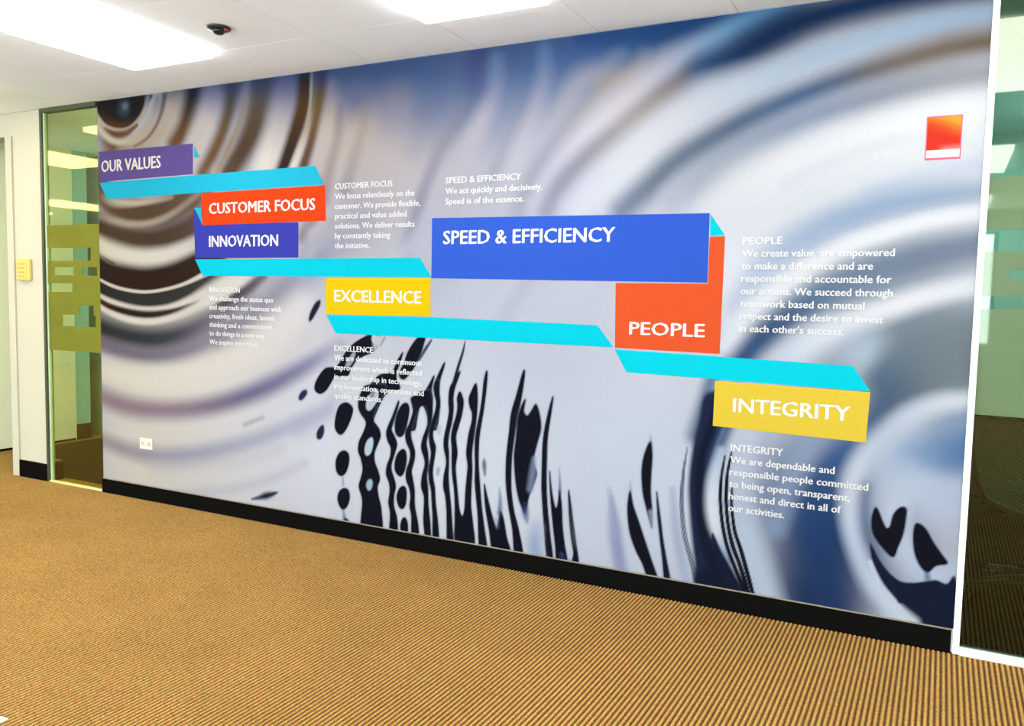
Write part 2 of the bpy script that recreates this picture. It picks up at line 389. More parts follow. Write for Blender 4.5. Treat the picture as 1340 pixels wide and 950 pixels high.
# ink layout of the printed wall, in metres on the wall (x along the wall, z up), display colours
PAINT = [
('s',[(-4.3263,1.1292,0.75957,212,206,204),(-4.3194,1.1294,0.7591,212,206,204)],1,1),
('s',[(-3.3827,1.6714,0.52558,192,184,190),(-3.377,1.6713,0.52529,192,184,190)],1,1),
('s',[(-2.6951,1.933,0.46037,202,194,198),(-2.6902,1.9328,0.46013,202,194,198)],1,1),
('s',[(-1.9269,1.9314,0.37779,190,188,200),(-1.9228,1.9311,0.37761,190,188,200)],1,1),
('s',[(-1.9547,1.2764,0.45795,190,194,208),(-1.9505,1.2765,0.45773,190,194,208)],1,1),
('s',[(-2.997,1.0871,0.30929,218,214,220),(-2.9917,1.0874,0.30912,218,214,220)],1,1),
('s',[(-3.9994,0.6785,0.45917,238,230,218),(-3.9929,0.679,0.4589,238,230,218)],1,1),
('s',[(-3.6863,0.339,0.47767,234,230,228),(-3.6801,0.3397,0.47739,234,230,228)],1,1),
('s',[(-4.4837,0.2525,0.36295,236,228,214),(-4.4766,0.2533,0.36272,236,228,214)],1,1),
('s',[(-2.9946,0.4141,0.446,232,233,242),(-2.9892,0.4147,0.44576,232,233,242)],1,1),
('s',[(-2.112,0.4323,0.54981,232,237,246),(-2.1075,0.4328,0.54953,232,237,246)],1,1),
('s',[(-1.4623,0.8656,0.50425,222,226,240),(-1.4585,0.8659,0.50401,222,226,240)],1,1),
('s',[(-1.155,0.4752,0.38453,214,224,240),(-1.1514,0.4756,0.38435,214,224,240)],1,1),
('s',[(-1.6259,1.1769,0.33179,204,208,222),(-1.6219,1.177,0.33163,204,208,222)],1,1),
('s',[(-0.6767,1.7418,0.49769,228,231,238),(-0.6736,1.7417,0.49749,228,231,238)],1,1),
('s',[(-1.098,1.8224,0.24197,205,208,220),(-1.0946,1.8222,0.24187,205,208,220)],1,1),
('s',[(-0.2456,1.7261,0.36062,230,233,238),(-0.2429,1.726,0.36048,230,233,238)],1,1),
('s',[(-0.0225,1.9421,0.20675,234,236,238),(-0.0199,1.9419,0.20667,234,236,238)],1,1),
('s',[(-0.8208,1.4618,0.178,236,238,246),(-0.8176,1.4618,0.17793,236,238,246)],1,1),
('s',[(-0.2203,1.2263,0.2761,140,156,172),(-0.2176,1.2264,0.27599,140,156,172)],1,1),
('s',[(-0.0792,1.0852,0.19961,126,140,150),(-0.0766,1.0853,0.19953,126,140,150)],1,1),
('s',[(-0.5968,0.6099,0.17835,205,214,232),(-0.5937,0.6103,0.17828,205,214,232)],1,1),
('s',[(-0.3855,0.5721,0.21211,84,114,155),(-0.3826,0.5725,0.21202,84,114,155)],1,1),
('s',[(-0.3478,0.389,0.25063,32,62,106),(-0.3449,0.3894,0.25053,32,62,106)],1,1),
('s',[(-0.4233,0.1217,0.17639,30,56,96),(-0.4204,0.1222,0.17631,30,56,96)],1,1),
('s',[(-0.1136,0.7266,0.14782,196,210,232),(-0.1109,0.7269,0.14776,196,210,232)],1,1),
('s',[(-4.0372,2.6181,0.20129,58,66,100),(-3.4935,2.5811,0.21541,68,82,122),(-2.9505,2.5223,0.23544,72,94,140),(-2.5091,2.4932,0.31672,74,100,148),(-2.1497,2.4896,0.3487,84,108,154),(-1.7383,2.4769,0.3192,76,104,154),(-1.3643,2.4817,0.27939,66,104,160),(-1.0225,2.4862,0.25037,44,84,140),(-0.7103,2.5204,0.18609,40,82,140)],0.9,1),
('s',[(-2.5029,1.981,0.16575,206,196,198),(-2.4982,1.9808,0.16567,206,196,198)],1,0.7),
('s',[(-2.7456,2.0532,0.1212,208,194,186),(-2.7406,2.0529,0.12114,208,194,186)],1,0.7),
('s',[(-2.1383,1.8689,0.15986,200,196,206),(-2.134,1.8688,0.15979,200,196,206)],1,0.5),
('s',[(-2.9499,2.3841,0.05111,150,140,165),(-2.9389,2.2245,0.07228,205,190,175),(-2.9587,2.0262,0.073,205,192,185),(-3.0102,1.8269,0.06299,180,168,170)],1,0.9),
('s',[(-2.7478,2.3263,0.06865,120,120,155),(-2.7366,2.1698,0.09903,205,190,172),(-2.7549,1.9753,0.09999,200,188,182)],1,0.8),
('s',[(-2.8677,2.2977,0.02556,140,130,150),(-2.8871,2.1413,0.03082,175,160,150),(-2.9377,1.985,0.0362,170,152,150),(-2.9787,1.8257,0.03652,165,150,158)],1,0.8),
('s',[(-2.6989,2.3604,0.02464,110,120,160),(-2.717,2.1878,0.02978,180,165,155),(-2.785,1.9966,0.03998,172,158,160),(-2.8345,1.8603,0.04028,160,148,160)],1,0.8),
('s',[(-2.5059,2.2288,0.12326,165,158,175),(-2.5749,2.0428,0.14422,200,190,190),(-2.621,1.8517,0.12627,195,187,192)],1,0.7),
('s',[(-2.3244,2.3991,0.05447,80,110,165),(-2.3396,2.2152,0.06418,130,135,165),(-2.3877,2.069,0.06473,175,170,185)],1,0.6),
('s',[(-2.0472,2.4779,0.05978,72,82,138),(-2.0612,2.3363,0.05608,86,98,146),(-2.0933,2.2312,0.05181,122,130,158),(-2.2081,2.0941,0.04365,155,152,168),(-2.2904,1.9506,0.03588,160,154,168),(-2.3696,1.7656,0.03658,150,148,170),(-2.4502,1.5372,0.04642,165,165,185)],1,0.8),
('s',[(-1.9379,2.4301,0.03726,110,140,185),(-1.9431,2.2893,0.04217,150,155,185),(-2.0153,2.1527,0.05101,195,190,202),(-2.1186,1.9782,0.06079,196,192,202),(-2.1809,1.7967,0.06174,192,190,202)],1,0.8),
('s',[(-1.7752,2.3776,0.03611,80,110,160),(-1.7909,2.2052,0.03666,130,140,165),(-1.8676,2.0349,0.03299,155,158,172),(-1.947,1.8964,0.03329,158,162,176)],1,0.6),
('s',[(-1.691,2.4542,0.03485,105,140,190),(-1.6878,2.334,0.03949,140,152,185),(-1.7304,2.1653,0.04829,185,182,196),(-1.8058,1.9956,0.0571,200,198,208),(-1.8824,1.7858,0.05788,198,198,210)],1,0.7),
('s',[(-1.3254,2.3789,0.04394,130,150,185),(-1.3951,2.3206,0.05063,175,172,185),(-1.5039,2.2816,0.06018,180,178,190),(-1.5944,2.1542,0.05442,185,182,192),(-1.6875,2.0231,0.05518,192,190,202)],1,0.7),
('s',[(-1.2134,2.376,0.03265,120,140,165),(-1.2698,2.2978,0.04325,165,152,142),(-1.3749,2.2524,0.05106,172,162,155),(-1.4633,2.1602,0.05253,165,162,168),(-1.5911,2.034,0.05361,165,164,176),(-1.7233,1.8855,0.04747,165,166,182),(-1.7994,1.7293,0.04846,172,172,188)],1,0.85),
('s',[(-0.592,2.5184,0.03137,110,165,215),(-0.7385,2.4732,0.04179,110,165,212),(-0.86,2.4281,0.04945,128,178,220),(-0.9856,2.372,0.05734,165,190,222),(-1.1322,2.3028,0.06618,205,205,220),(-1.2839,2.1945,0.07568,222,214,220),(-1.4418,2.0576,0.07439,218,214,224),(-1.5873,1.8961,0.06913,212,210,222),(-1.6801,1.7433,0.06271,208,208,220)],1,1),
('s',[(-1.5099,2.4832,0.03345,50,85,150),(-1.2581,2.4685,0.04602,44,88,150),(-1.0228,2.4924,0.04569,38,80,140),(-0.8954,2.5249,0.03922,36,78,138),(-0.7727,2.5623,0.03223,36,80,140)],1,0.8),
('s',[(0.118,2.4809,0.07275,34,66,112),(-0.1531,2.4835,0.07356,26,60,104),(-0.3639,2.4631,0.07108,26,58,102),(-0.559,2.4315,0.07122,24,54,96),(-0.7042,2.3784,0.07062,24,54,96),(-0.8555,2.3168,0.06183,40,72,116),(-0.9665,2.2978,0.04999,72,100,140),(-1.0463,2.243,0.04484,140,135,140),(-1.1781,2.1525,0.04577,165,155,150),(-1.2973,2.0638,0.05008,165,158,160),(-1.4572,1.9573,0.05142,160,158,170),(-1.5858,1.8442,0.04956,158,158,176),(-1.6601,1.7251,0.04679,165,166,184)],0.95,1),
('s',[(0.1244,2.3683,0.03806,168,190,214),(-0.0704,2.3618,0.04236,178,202,226),(-0.2763,2.332,0.04711,186,208,230),(-0.495,2.2885,0.05218,194,214,234),(-0.6975,2.2236,0.05713,206,222,238),(-0.8814,2.1738,0.07223,220,228,240),(-1.0407,2.0929,0.08197,228,230,238),(-1.2065,1.9753,0.09186,230,231,238),(-1.3794,1.8181,0.08727,224,226,236),(-1.4874,1.7199,0.07384,222,224,236)],1,1),
('s',[(0.1297,2.2769,0.0465,116,104,88),(-0.0153,2.2672,0.05352,124,110,94),(-0.1661,2.2401,0.0523,126,114,104),(-0.2971,2.2118,0.05056,116,114,116),(-0.4193,2.1809,0.0487,96,112,136),(-0.56,2.1352,0.04993,76,104,144),(-0.6916,2.0863,0.0543,72,100,138),(-0.7972,2.0394,0.05538,74,98,128),(-0.9058,1.9846,0.05644,88,106,130),(-1.0504,1.9042,0.058,110,126,144),(-1.1662,1.8123,0.05583,122,136,154),(-1.2858,1.7138,0.05328,134,144,168)],1,1),
('s',[(0.1359,2.169,0.05203,160,163,170),(-0.0593,2.1564,0.05679,158,161,168),(-0.2655,2.1199,0.0561,150,157,172),(-0.4566,2.0758,0.05506,146,160,184),(-0.6283,2.0145,0.06645,152,166,190),(-0.7774,1.9388,0.07481,162,174,192),(-0.9328,1.8468,0.0734,176,184,200),(-1.062,1.7624,0.05445,190,194,212)],1,0.92),
('s',[(0.1434,2.0389,0.05528,238,240,241),(-0.102,2.0039,0.06916,246,247,248),(-0.3385,1.9466,0.07212,247,247,249),(-0.5627,1.8711,0.08102,246,246,249),(-0.7408,1.8064,0.08379,238,240,244),(-0.8785,1.7015,0.06611,234,236,243)],1,0.9),
('s',[(0.14,1.89,0.02129,226,230,234),(-0.1249,1.9492,0.0227,226,231,236),(-0.3636,1.8955,0.02719,222,228,234),(-0.589,1.7996,0.03137,222,226,236)],1,0.6),
('s',[(0.1306,1.8441,0.03346,208,212,230),(-0.0911,1.8,0.04043,206,214,230),(-0.2743,1.7563,0.03566,210,218,234)],1,0.8),
('s',[(0.1363,1.7452,0.04164,166,184,206),(-0.0614,1.7251,0.05162,158,178,204),(-0.2438,1.6911,0.05923,158,180,208),(-0.4073,1.6365,0.06092,164,184,212),(-0.5629,1.5482,0.06237,176,194,220),(-0.6646,1.462,0.05679,188,204,228),(-0.7825,1.3026,0.0385,205,214,234)],1,0.95),
('s',[(0.1167,1.6632,0.02514,238,240,244),(-0.0316,1.6448,0.02866,240,242,246),(-0.2121,1.5971,0.03249,242,244,248),(-0.3741,1.5343,0.03632,242,245,250),(-0.5138,1.4438,0.03698,242,245,250),(-0.6436,1.3308,0.04076,240,244,250),(-0.7476,1.2237,0.04136,236,240,248),(-0.8078,1.1411,0.03208,230,236,246)],0.9,1),
('s',[(0.1233,1.5466,0.06172,132,146,166),(-0.0498,1.5086,0.06919,126,140,160),(-0.2317,1.4508,0.06518,124,140,164),(-0.395,1.3779,0.06057,110,132,160),(-0.5215,1.2899,0.0615,88,114,146),(-0.629,1.2056,0.05922,68,94,130),(-0.6967,1.1301,0.0502,62,92,132),(-0.7561,1.0469,0.05063,60,90,130)],0.85,1),
('s',[(0.1314,1.4043,0.0337,234,238,243),(-0.0418,1.3595,0.04036,240,242,247),(-0.1972,1.3039,0.04417,242,244,249),(-0.3455,1.234,0.05104,238,242,248),(-0.4715,1.162,0.05785,226,234,244),(-0.5572,1.0895,0.04913,214,224,240)],0.95,1),
('s',[(-0.2704,1.1286,0.08562,196,212,228),(-0.2676,1.1287,0.08559,196,212,228)],1,0.8),
('s',[(0.1407,1.239,0.07846,132,144,152),(-0.0068,1.1877,0.09103,126,140,148),(-0.12,1.1065,0.07964,116,132,146),(-0.197,1.0338,0.05718,98,120,146)],0.8,1),
('s',[(0.1115,1.1017,0.09038,122,136,142),(-0.0257,1.0591,0.09127,118,134,142),(-0.1661,0.9612,0.06751,84,106,132),(-0.2226,0.8363,0.04982,74,100,134)],0.8,0.95),
('s',[(-4.7234,2.2926,0.07662,118,86,58),(-4.654,2.1844,0.11467,125,92,60),(-4.7283,2.1037,0.08989,120,90,60)],1,1),
('s',[(-4.1289,2.5039,0.07829,120,115,130),(-4.1435,2.4074,0.10286,195,182,168),(-4.2245,2.2794,0.10559,196,182,164),(-4.3741,2.1898,0.08,190,175,155),(-4.5832,2.1659,0.04787,170,150,125)],1,1),
('p',[(-4.8051,2.5115),(-4.3273,2.5047),(-4.3489,2.4341),(-4.3979,2.3654),(-4.4954,2.3179),(-4.6154,2.3036),(-4.7223,2.3349),(-4.7864,2.3918),(-4.814,2.4556)],(40, 33, 36),0.0143,1,0),
('s',[(-4.7639,2.4136,0.0282,60,45,40),(-4.6859,2.3463,0.03008,92,60,38),(-4.5795,2.3242,0.02799,90,60,38),(-4.4671,2.3433,0.02409,62,46,40)],1,1),
('s',[(-4.5627,2.4388,0.04289,70,92,112),(-4.5557,2.4382,0.04286,70,92,112)],1,0.8),
('s',[(-4.5484,2.4468,0.01998,125,150,165),(-4.5414,2.4462,0.01997,125,150,165)],1,0.7),
('s',[(-4.8079,2.4078,0.01158,205,192,172),(-4.7367,2.3407,0.0134,212,198,178),(-4.6295,2.3093,0.01025,200,182,160),(-4.5235,2.3107,0.00977,190,172,150),(-4.4256,2.3493,0.01687,200,184,164),(-4.3629,2.4126,0.01936,190,180,172),(-4.3413,2.4788,0.02018,130,130,150)],0.8,1),
('s',[(-4.7373,2.3172,0.01481,130,96,62),(-4.6516,2.2828,0.01878,118,80,48),(-4.5453,2.2799,0.01953,120,82,50),(-4.4399,2.3229,0.01044,130,98,70)],0.9,1),
('s',[(-4.8234,2.3805,0.01903,220,208,186),(-4.7739,2.3104,0.02301,222,210,190),(-4.6811,2.252,0.01978,222,210,192),(-4.5817,2.2312,0.01867,218,205,186),(-4.4554,2.2458,0.02475,205,190,168),(-4.3585,2.2893,0.03419,198,184,166),(-4.2896,2.3657,0.03831,190,180,172),(-4.2546,2.453,0.03288,150,148,160)],0.9,1),
('s',[(-4.4703,2.196,0.00765,150,120,90),(-4.3596,2.2346,0.0108,140,112,85),(-4.2774,2.3014,0.01216,130,105,85),(-4.2226,2.3873,0.0162,110,100,100),(-4.1947,2.4789,0.0197,70,75,110)],1,0.9),
('s',[(-3.9436,2.5299,0.07555,34,42,70),(-3.9508,2.4564,0.07564,38,42,60),(-3.9834,2.3717,0.06839,72,58,48),(-4.0357,2.2744,0.06018,104,72,44),(-4.121,2.1824,0.05875,120,88,56)],0.75,1),
('s',[(-3.7893,2.5275,0.07959,88,100,145),(-3.8025,2.4212,0.07976,150,148,172),(-3.8404,2.3163,0.08463,200,190,186),(-3.9037,2.212,0.07893,205,194,184),(-3.949,2.1049,0.06181,205,192,180)],1,1),
('s',[(-3.6333,2.5541,0.05942,58,66,100),(-3.6459,2.4496,0.05965,68,72,92),(-3.6704,2.3454,0.05353,92,80,68),(-3.7255,2.2212,0.05282,112,84,52),(-3.7934,2.1175,0.05161,112,82,50),(-3.881,2.013,0.04565,120,92,66)],0.9,1),
('s',[(-3.3913,2.5577,0.10788,52,62,98),(-3.4086,2.4479,0.1083,70,74,98),(-3.4374,2.3467,0.10235,92,80,72),(-3.4953,2.2173,0.09534,88,70,52),(-3.5774,2.1042,0.08197,84,64,46),(-3.6731,2.0024,0.07606,92,74,58)],0.75,1),
('s',[(-3.5283,2.5306,0.02332,100,110,150),(-3.5524,2.3777,0.02633,140,132,132),(-3.6,2.2547,0.02306,150,136,120),(-3.6781,2.1319,0.02273,150,134,112),(-3.77,2.0074,0.0228,165,150,130)],1,0.95),
('s',[(-3.2418,2.5417,0.07149,80,96,150),(-3.2528,2.433,0.07729,112,114,155),(-3.2694,2.3118,0.08317,172,165,175),(-3.3139,2.171,0.07721,206,196,190),(-3.3816,2.0504,0.07066,226,216,206),(-3.4273,1.9899,0.05903,226,216,206)],0.95,1),
('s',[(-3.102,2.5387,0.048,36,38,52),(-3.1071,2.4591,0.05349,48,42,42),(-3.1176,2.3394,0.05653,84,60,34),(-3.1604,2.2214,0.05373,76,52,32),(-3.2146,2.1025,0.04853,62,42,30),(-3.2697,1.9819,0.0489,56,38,30)],0.6,1),
('s',[(-2.997,2.5273,0.04149,44,54,98),(-2.9967,2.448,0.04186,70,72,98),(-3.012,2.3501,0.0369,118,92,52),(-3.0378,2.2322,0.03175,122,94,56),(-3.0745,2.1139,0.03177,110,80,56),(-3.1278,1.9869,0.03719,96,74,62)],0.8,1),
('s',[(-3.065,2.5347,0.00842,90,100,130),(-3.0647,2.4349,0.01058,150,148,150),(-3.075,2.3156,0.01067,180,165,135),(-3.1013,2.1967,0.01603,190,172,148),(-3.1441,2.0981,0.02126,215,202,184),(-3.1982,1.9906,0.024,232,222,208)],0.9,1),
('s',[(-3.6684,2.6,0.10208,40,56,100),(-3.3243,2.5914,0.09034,44,64,112),(-3.0024,2.5793,0.07145,44,66,118)],1,0.55),
('s',[(-4.8195,1.989,0.10685,110,85,62),(-4.6623,1.8491,0.09161,98,74,52),(-4.314,1.7822,0.09242,92,70,50),(-4.0159,1.8546,0.09544,104,82,64),(-3.8696,1.9244,0.07869,120,98,80)],0.6,1),
('s',[(-4.8215,1.917,0.02499,110,88,66),(-4.6762,1.8734,0.0289,190,176,150),(-4.4847,1.8526,0.0187,205,192,166),(-4.3125,1.8605,0.01392,190,176,152),(-4.1454,1.8773,0.01376,160,140,120)],1,1),
('s',[(-4.8274,1.6999,0.0906,80,60,44),(-4.5956,1.6383,0.09649,84,64,46),(-4.3171,1.6157,0.09302,80,60,44),(-4.0508,1.6665,0.09471,84,66,54),(-3.9094,1.7353,0.07872,96,80,74)],0.6,1),
('s',[(-4.8245,1.8062,0.01548,140,120,100),(-4.7008,1.7596,0.01779,172,154,134),(-4.5226,1.7269,0.01889,178,162,144),(-4.3491,1.7276,0.01873,176,160,142),(-4.1936,1.7606,0.01933,166,150,134),(-4.0486,1.8198,0.01998,150,134,120),(-3.9075,1.895,0.02006,146,130,118)],0.9,1),
('s',[(-4.8352,1.4178,0.13992,50,30,22),(-4.6017,1.3806,0.13591,48,29,20),(-4.3561,1.3637,0.13137,48,29,20),(-4.12,1.4028,0.132,50,30,22),(-3.9124,1.4805,0.11768,54,36,28),(-3.7383,1.4582,0.06242,60,44,38)],0.3,1),
('s',[(-4.8298,1.6127,0.04759,225,212,190),(-4.7058,1.5631,0.05541,232,222,202),(-4.527,1.5285,0.05272,234,224,206),(-4.3531,1.5182,0.05138,232,223,208),(-4.1508,1.5403,0.04675,228,218,206),(-3.9363,1.6017,0.04197,214,204,196)],0.75,1),
('s',[(-4.8171,1.5348,0.00789,150,130,105),(-4.6715,1.4811,0.0052,80,60,44)],0.8,0.9),
('s',[(-4.8379,1.3199,0.0728,48,42,38),(-4.6046,1.2556,0.06419,50,48,44),(-4.3242,1.2375,0.05632,50,50,46),(-4.0562,1.2843,0.06084,54,54,50),(-3.8633,1.3595,0.05725,60,62,58),(-3.708,1.4362,0.04762,80,84,80)],0.3,1),
('s',[(-4.836,1.3885,0.00846,228,218,200),(-4.7113,1.3458,0.00968,228,218,200),(-4.5673,1.3186,0.00973,230,220,204),(-4.3917,1.3069,0.00943,228,218,202),(-4.221,1.3233,0.00934,226,216,200),(-4.0552,1.3575,0.0103,222,212,198),(-3.9133,1.4041,0.01414,225,216,204),(-3.8,1.4493,0.01882,225,218,208)],0.7,1),
('s',[(-4.8445,1.0786,0.09805,50,48,46),(-4.6099,1.0333,0.09431,54,56,56),(-4.3284,1.0158,0.09455,58,60,64),(-4.0595,1.0545,0.09304,78,78,86),(-3.8659,1.1253,0.08509,112,104,116),(-3.6794,1.2157,0.06599,130,122,135),(-3.4997,1.307,0.05566,140,134,146)],0.9,1),
('s',[(-4.8326,0.9653,0.04635,122,104,118),(-4.5764,0.9232,0.04952,118,108,126),(-4.296,0.9132,0.04719,122,114,134),(-3.9956,0.9697,0.06527,138,130,146),(-3.6803,1.0958,0.08383,150,144,160),(-3.4127,1.2351,0.08313,150,148,166),(-3.1871,1.3667,0.0727,134,140,160),(-2.9984,1.4797,0.05347,150,156,178)],1,0.9),
('s',[(-4.8388,1.2855,0.01383,226,212,194),(-4.7139,1.2438,0.01639,232,220,204),(-4.5342,1.2091,0.01758,234,224,208),(-4.3593,1.199,0.01698,234,224,208),(-4.1759,1.2174,0.01774,232,222,208),(-4.0046,1.2625,0.02348,228,218,206),(-3.8324,1.3241,0.03753,226,218,206),(-3.678,1.3879,0.04184,222,216,206),(-3.5283,1.4498,0.03662,218,212,208)],0.8,1),
('s',[(-4.8398,1.2512,0.01405,96,30,24),(-4.7149,1.2049,0.02053,64,28,22),(-4.5349,1.1755,0.02438,48,28,24),(-4.36,1.1659,0.02455,46,30,26),(-4.1764,1.1849,0.02051,56,38,32),(-4.0246,1.2209,0.01404,76,60,56),(-3.915,1.2597,0.00704,110,96,90)],0.6,1),
('s',[(-4.8407,1.2167,0.01426,226,214,198),(-4.7377,1.1751,0.01678,232,222,206),(-4.5715,1.1361,0.01882,236,228,212),(-4.3954,1.1223,0.01901,236,228,214),(-4.2444,1.1364,0.01877,234,226,212),(-4.0906,1.1733,0.02077,230,220,208),(-3.9409,1.2274,0.02613,226,218,206),(-3.7892,1.2934,0.03797,226,218,208),(-3.648,1.3618,0.0423,222,216,208),(-3.4991,1.4326,0.03699,216,210,208)],0.8,1),
('s',[(-3.7711,1.2402,0.01387,100,84,88),(-3.6789,1.2732,0.02097,88,78,84),(-3.5704,1.3277,0.02345,94,88,94),(-3.4527,1.3897,0.02864,112,106,114),(-3.3833,1.4501,0.02961,120,116,126)],1,0.95),
('s',[(-3.571,1.2315,0.03367,178,172,180),(-3.453,1.3077,0.03799,182,176,186),(-3.338,1.3821,0.03752,176,172,186)],1,0.7),
('s',[(-3.1324,1.409,0.05632,136,136,156),(-3.2704,1.2979,0.06166,138,132,150),(-3.4129,1.192,0.05619,140,132,148),(-3.5897,1.0991,0.05553,134,124,142),(-3.7732,1.0206,0.04201,136,126,142)],1,0.75),
('s',[(-2.9453,1.3692,0.04713,205,204,216),(-3.1049,1.2004,0.05616,222,218,220),(-3.3273,1.0397,0.06564,232,226,222)],1,0.7),
('s',[(-2.7427,1.6984,0.11597,170,166,182),(-2.8943,1.5809,0.09664,160,158,176),(-3.0517,1.521,0.07758,140,142,165)],1,0.7),
('s',[(-3.1327,1.6251,0.03065,120,116,128),(-3.095,1.6822,0.02866,130,124,135),(-3.0416,1.7056,0.02187,140,134,142)],1,0.7),
('s',[(-3.0839,1.5211,0.02924,192,190,205),(-2.9989,1.6148,0.03858,186,182,196),(-2.926,1.6947,0.03822,180,174,184)],1,0.7),
('s',[(-2.4973,1.5181,0.0378,205,206,220),(-2.381,1.5942,0.04277,196,198,214),(-2.3135,1.6881,0.04386,190,192,208)],1,0.7),
('s',[(-2.9457,1.4592,0.13639,170,175,195),(-2.6892,1.26,0.08883,180,184,200)],1,0.4),
('s',[(-3.1051,1.3342,0.10101,196,194,208),(-3.2147,1.1635,0.12978,218,212,212),(-3.3847,0.9852,0.11937,222,216,214)],1,0.7),
('s',[(-2.126,1.1971,0.06598,204,208,222),(-1.9574,1.4017,0.06447,200,204,218)],1,0.6),
('s',[(-1.7864,1.1894,0.06224,204,208,222),(-1.6316,1.3901,0.06087,200,204,218)],1,0.6),
('s',[(-1.4721,1.1998,0.05924,204,208,222),(-1.3659,1.3858,0.05826,200,204,218)],1,0.6),
('s',[(-1.8896,1.186,0.04001,176,184,204),(-1.7509,1.3961,0.03921,172,178,200)],1,0.4),
('s',[(-4.8372,0.7963,0.06636,240,232,212),(-4.3334,0.7494,0.08102,242,234,218),(-3.869,0.8436,0.08281,240,232,222),(-3.4425,1.0173,0.10081,238,230,224),(-3.1321,1.2291,0.08215,230,226,226)],1,0.95),
('s',[(-3.9152,1.2461,0.01407,228,220,208),(-3.7397,1.3076,0.03248,230,224,214),(-3.588,1.3712,0.04642,226,220,212),(-3.4641,1.4327,0.04626,216,210,208)],0.9,1),
('s',[(-3.7403,1.2364,0.01418,100,86,90),(-3.6425,1.2827,0.02348,82,74,80),(-3.5348,1.3369,0.02842,92,86,92),(-3.4121,1.4158,0.02844,112,106,114)],0.9,1),
('s',[(-3.6794,1.2157,0.01381,120,100,112),(-3.547,1.267,0.01817,130,118,132)],1,0.7),
('s',[(-4.8118,0.6236,0.05829,160,138,142),(-4.5842,0.5815,0.0607,158,136,146),(-4.3366,0.577,0.05772,160,138,150),(-4.066,0.5988,0.05579,158,136,152),(-3.808,0.647,0.05448,142,126,150),(-3.5741,0.7143,0.05365,124,118,150),(-3.3853,0.785,0.05324,126,122,158),(-3.1869,0.8754,0.0483,140,138,170),(-3.0233,0.9607,0.04338,158,158,188),(-2.8654,1.043,0.03836,172,172,198)],1,1),
('s',[(-4.8119,0.3379,0.04844,176,164,166),(-4.5907,0.3003,0.05169,176,166,174),(-4.3421,0.2873,0.05361,178,172,184),(-4.0701,0.3163,0.05139,178,176,192),(-3.7792,0.3795,0.04992,184,184,200),(-3.4741,0.4735,0.04424,190,190,208),(-3.1867,0.5836,0.04319,196,197,216),(-2.9423,0.6894,0.03797,204,205,222)],1,1),
('s',[(-3.5631,0.55,0.01346,196,190,200),(-3.5033,0.5731,0.01338,186,180,194),(-3.4149,0.6073,0.01326,200,194,206)],1,0.8),
('s',[(-4.3436,0.2095,0.03841,206,200,208),(-3.6865,0.3117,0.036,204,202,212),(-3.2713,0.4496,0.03461,206,206,218)],1,0.4),
('s',[(-4.2085,0.0518,0.02849,200,196,206),(-3.7501,0.1389,0.03175,204,202,212),(-3.3868,0.2473,0.03069,206,204,216),(-3.1034,0.3764,0.02571,208,208,220)],1,0.6),
('s',[(-3.5055,0.1203,0.00664,120,130,155),(-3.4459,0.1372,0.0132,60,72,100),(-3.393,0.1552,0.02015,26,34,60),(-3.3405,0.1731,0.01308,40,44,76),(-3.3059,0.1864,0.00435,110,110,140)],0.8,1),
('s',[(-3.1589,0.5689,0.06121,190,192,214),(-2.9688,0.6705,0.05272,188,190,212),(-2.8899,0.7603,0.04601,190,194,214)],1,0.5),
('s',[(-2.8145,1.1351,0.10765,196,196,210),(-2.891,0.9676,0.07915,200,200,214)],1,0.6),
('p',[(-3.0038,1.2808),(-3.029,1.2685),(-3.0513,1.2405),(-3.0695,1.2084),(-3.0776,1.1765),(-3.0694,1.1688),(-3.0491,1.1892),(-3.0238,1.2254),(-3.0037,1.2573)],(120, 140, 190),0.01699,0.45,0.00378),
('p',[(-3.0038,1.2808),(-3.029,1.2685),(-3.0513,1.2405),(-3.0695,1.2084),(-3.0776,1.1765),(-3.0694,1.1688),(-3.0491,1.1892),(-3.0238,1.2254),(-3.0037,1.2573)],(30, 28, 48),0.00755,1,0.00354),
('p',[(-3.0974,0.7843),(-3.1223,0.7785),(-3.1431,0.7568),(-3.1494,0.7337),(-3.1327,0.7293),(-3.1098,0.7472),(-3.0943,0.7684)],(120, 140, 190),0.01741,0.45,0.00387),
('p',[(-3.0974,0.7843),(-3.1223,0.7785),(-3.1431,0.7568),(-3.1494,0.7337),(-3.1327,0.7293),(-3.1098,0.7472),(-3.0943,0.7684)],(40, 44, 80),0.00677,1,0.00363),
('p',[(-2.6574,1.1094),(-2.7092,1.0898),(-2.7615,1.0615),(-2.8,1.032),(-2.8309,0.9979),(-2.8581,0.9576),(-2.8894,0.9245),(-2.9222,0.9203),(-2.9622,0.9125),(-3.0024,0.8745),(-3.0328,0.8247),(-3.0337,0.7887),(-2.999,0.7744),(-2.9607,0.7938),(-2.9268,0.8357),(-2.902,0.8688),(-2.8478,0.8816),(-2.8087,0.8863),(-2.7895,0.9224),(-2.7512,0.971),(-2.6989,0.9983),(-2.6518,1.0182),(-2.6193,1.0502),(-2.6457,1.0619),(-2.659,1.0842)],(120, 140, 190),0.01656,0.45,0.00368),
('p',[(-2.6574,1.1094),(-2.7092,1.0898),(-2.7615,1.0615),(-2.8,1.032),(-2.8309,0.9979),(-2.8581,0.9576),(-2.8894,0.9245),(-2.9222,0.9203),(-2.9622,0.9125),(-3.0024,0.8745),(-3.0328,0.8247),(-3.0337,0.7887),(-2.999,0.7744),(-2.9607,0.7938),(-2.9268,0.8357),(-2.902,0.8688),(-2.8478,0.8816),(-2.8087,0.8863),(-2.7895,0.9224),(-2.7512,0.971),(-2.6989,0.9983),(-2.6518,1.0182),(-2.6193,1.0502),(-2.6457,1.0619),(-2.659,1.0842)],(14, 15, 30),0.00368,1,0.00345),
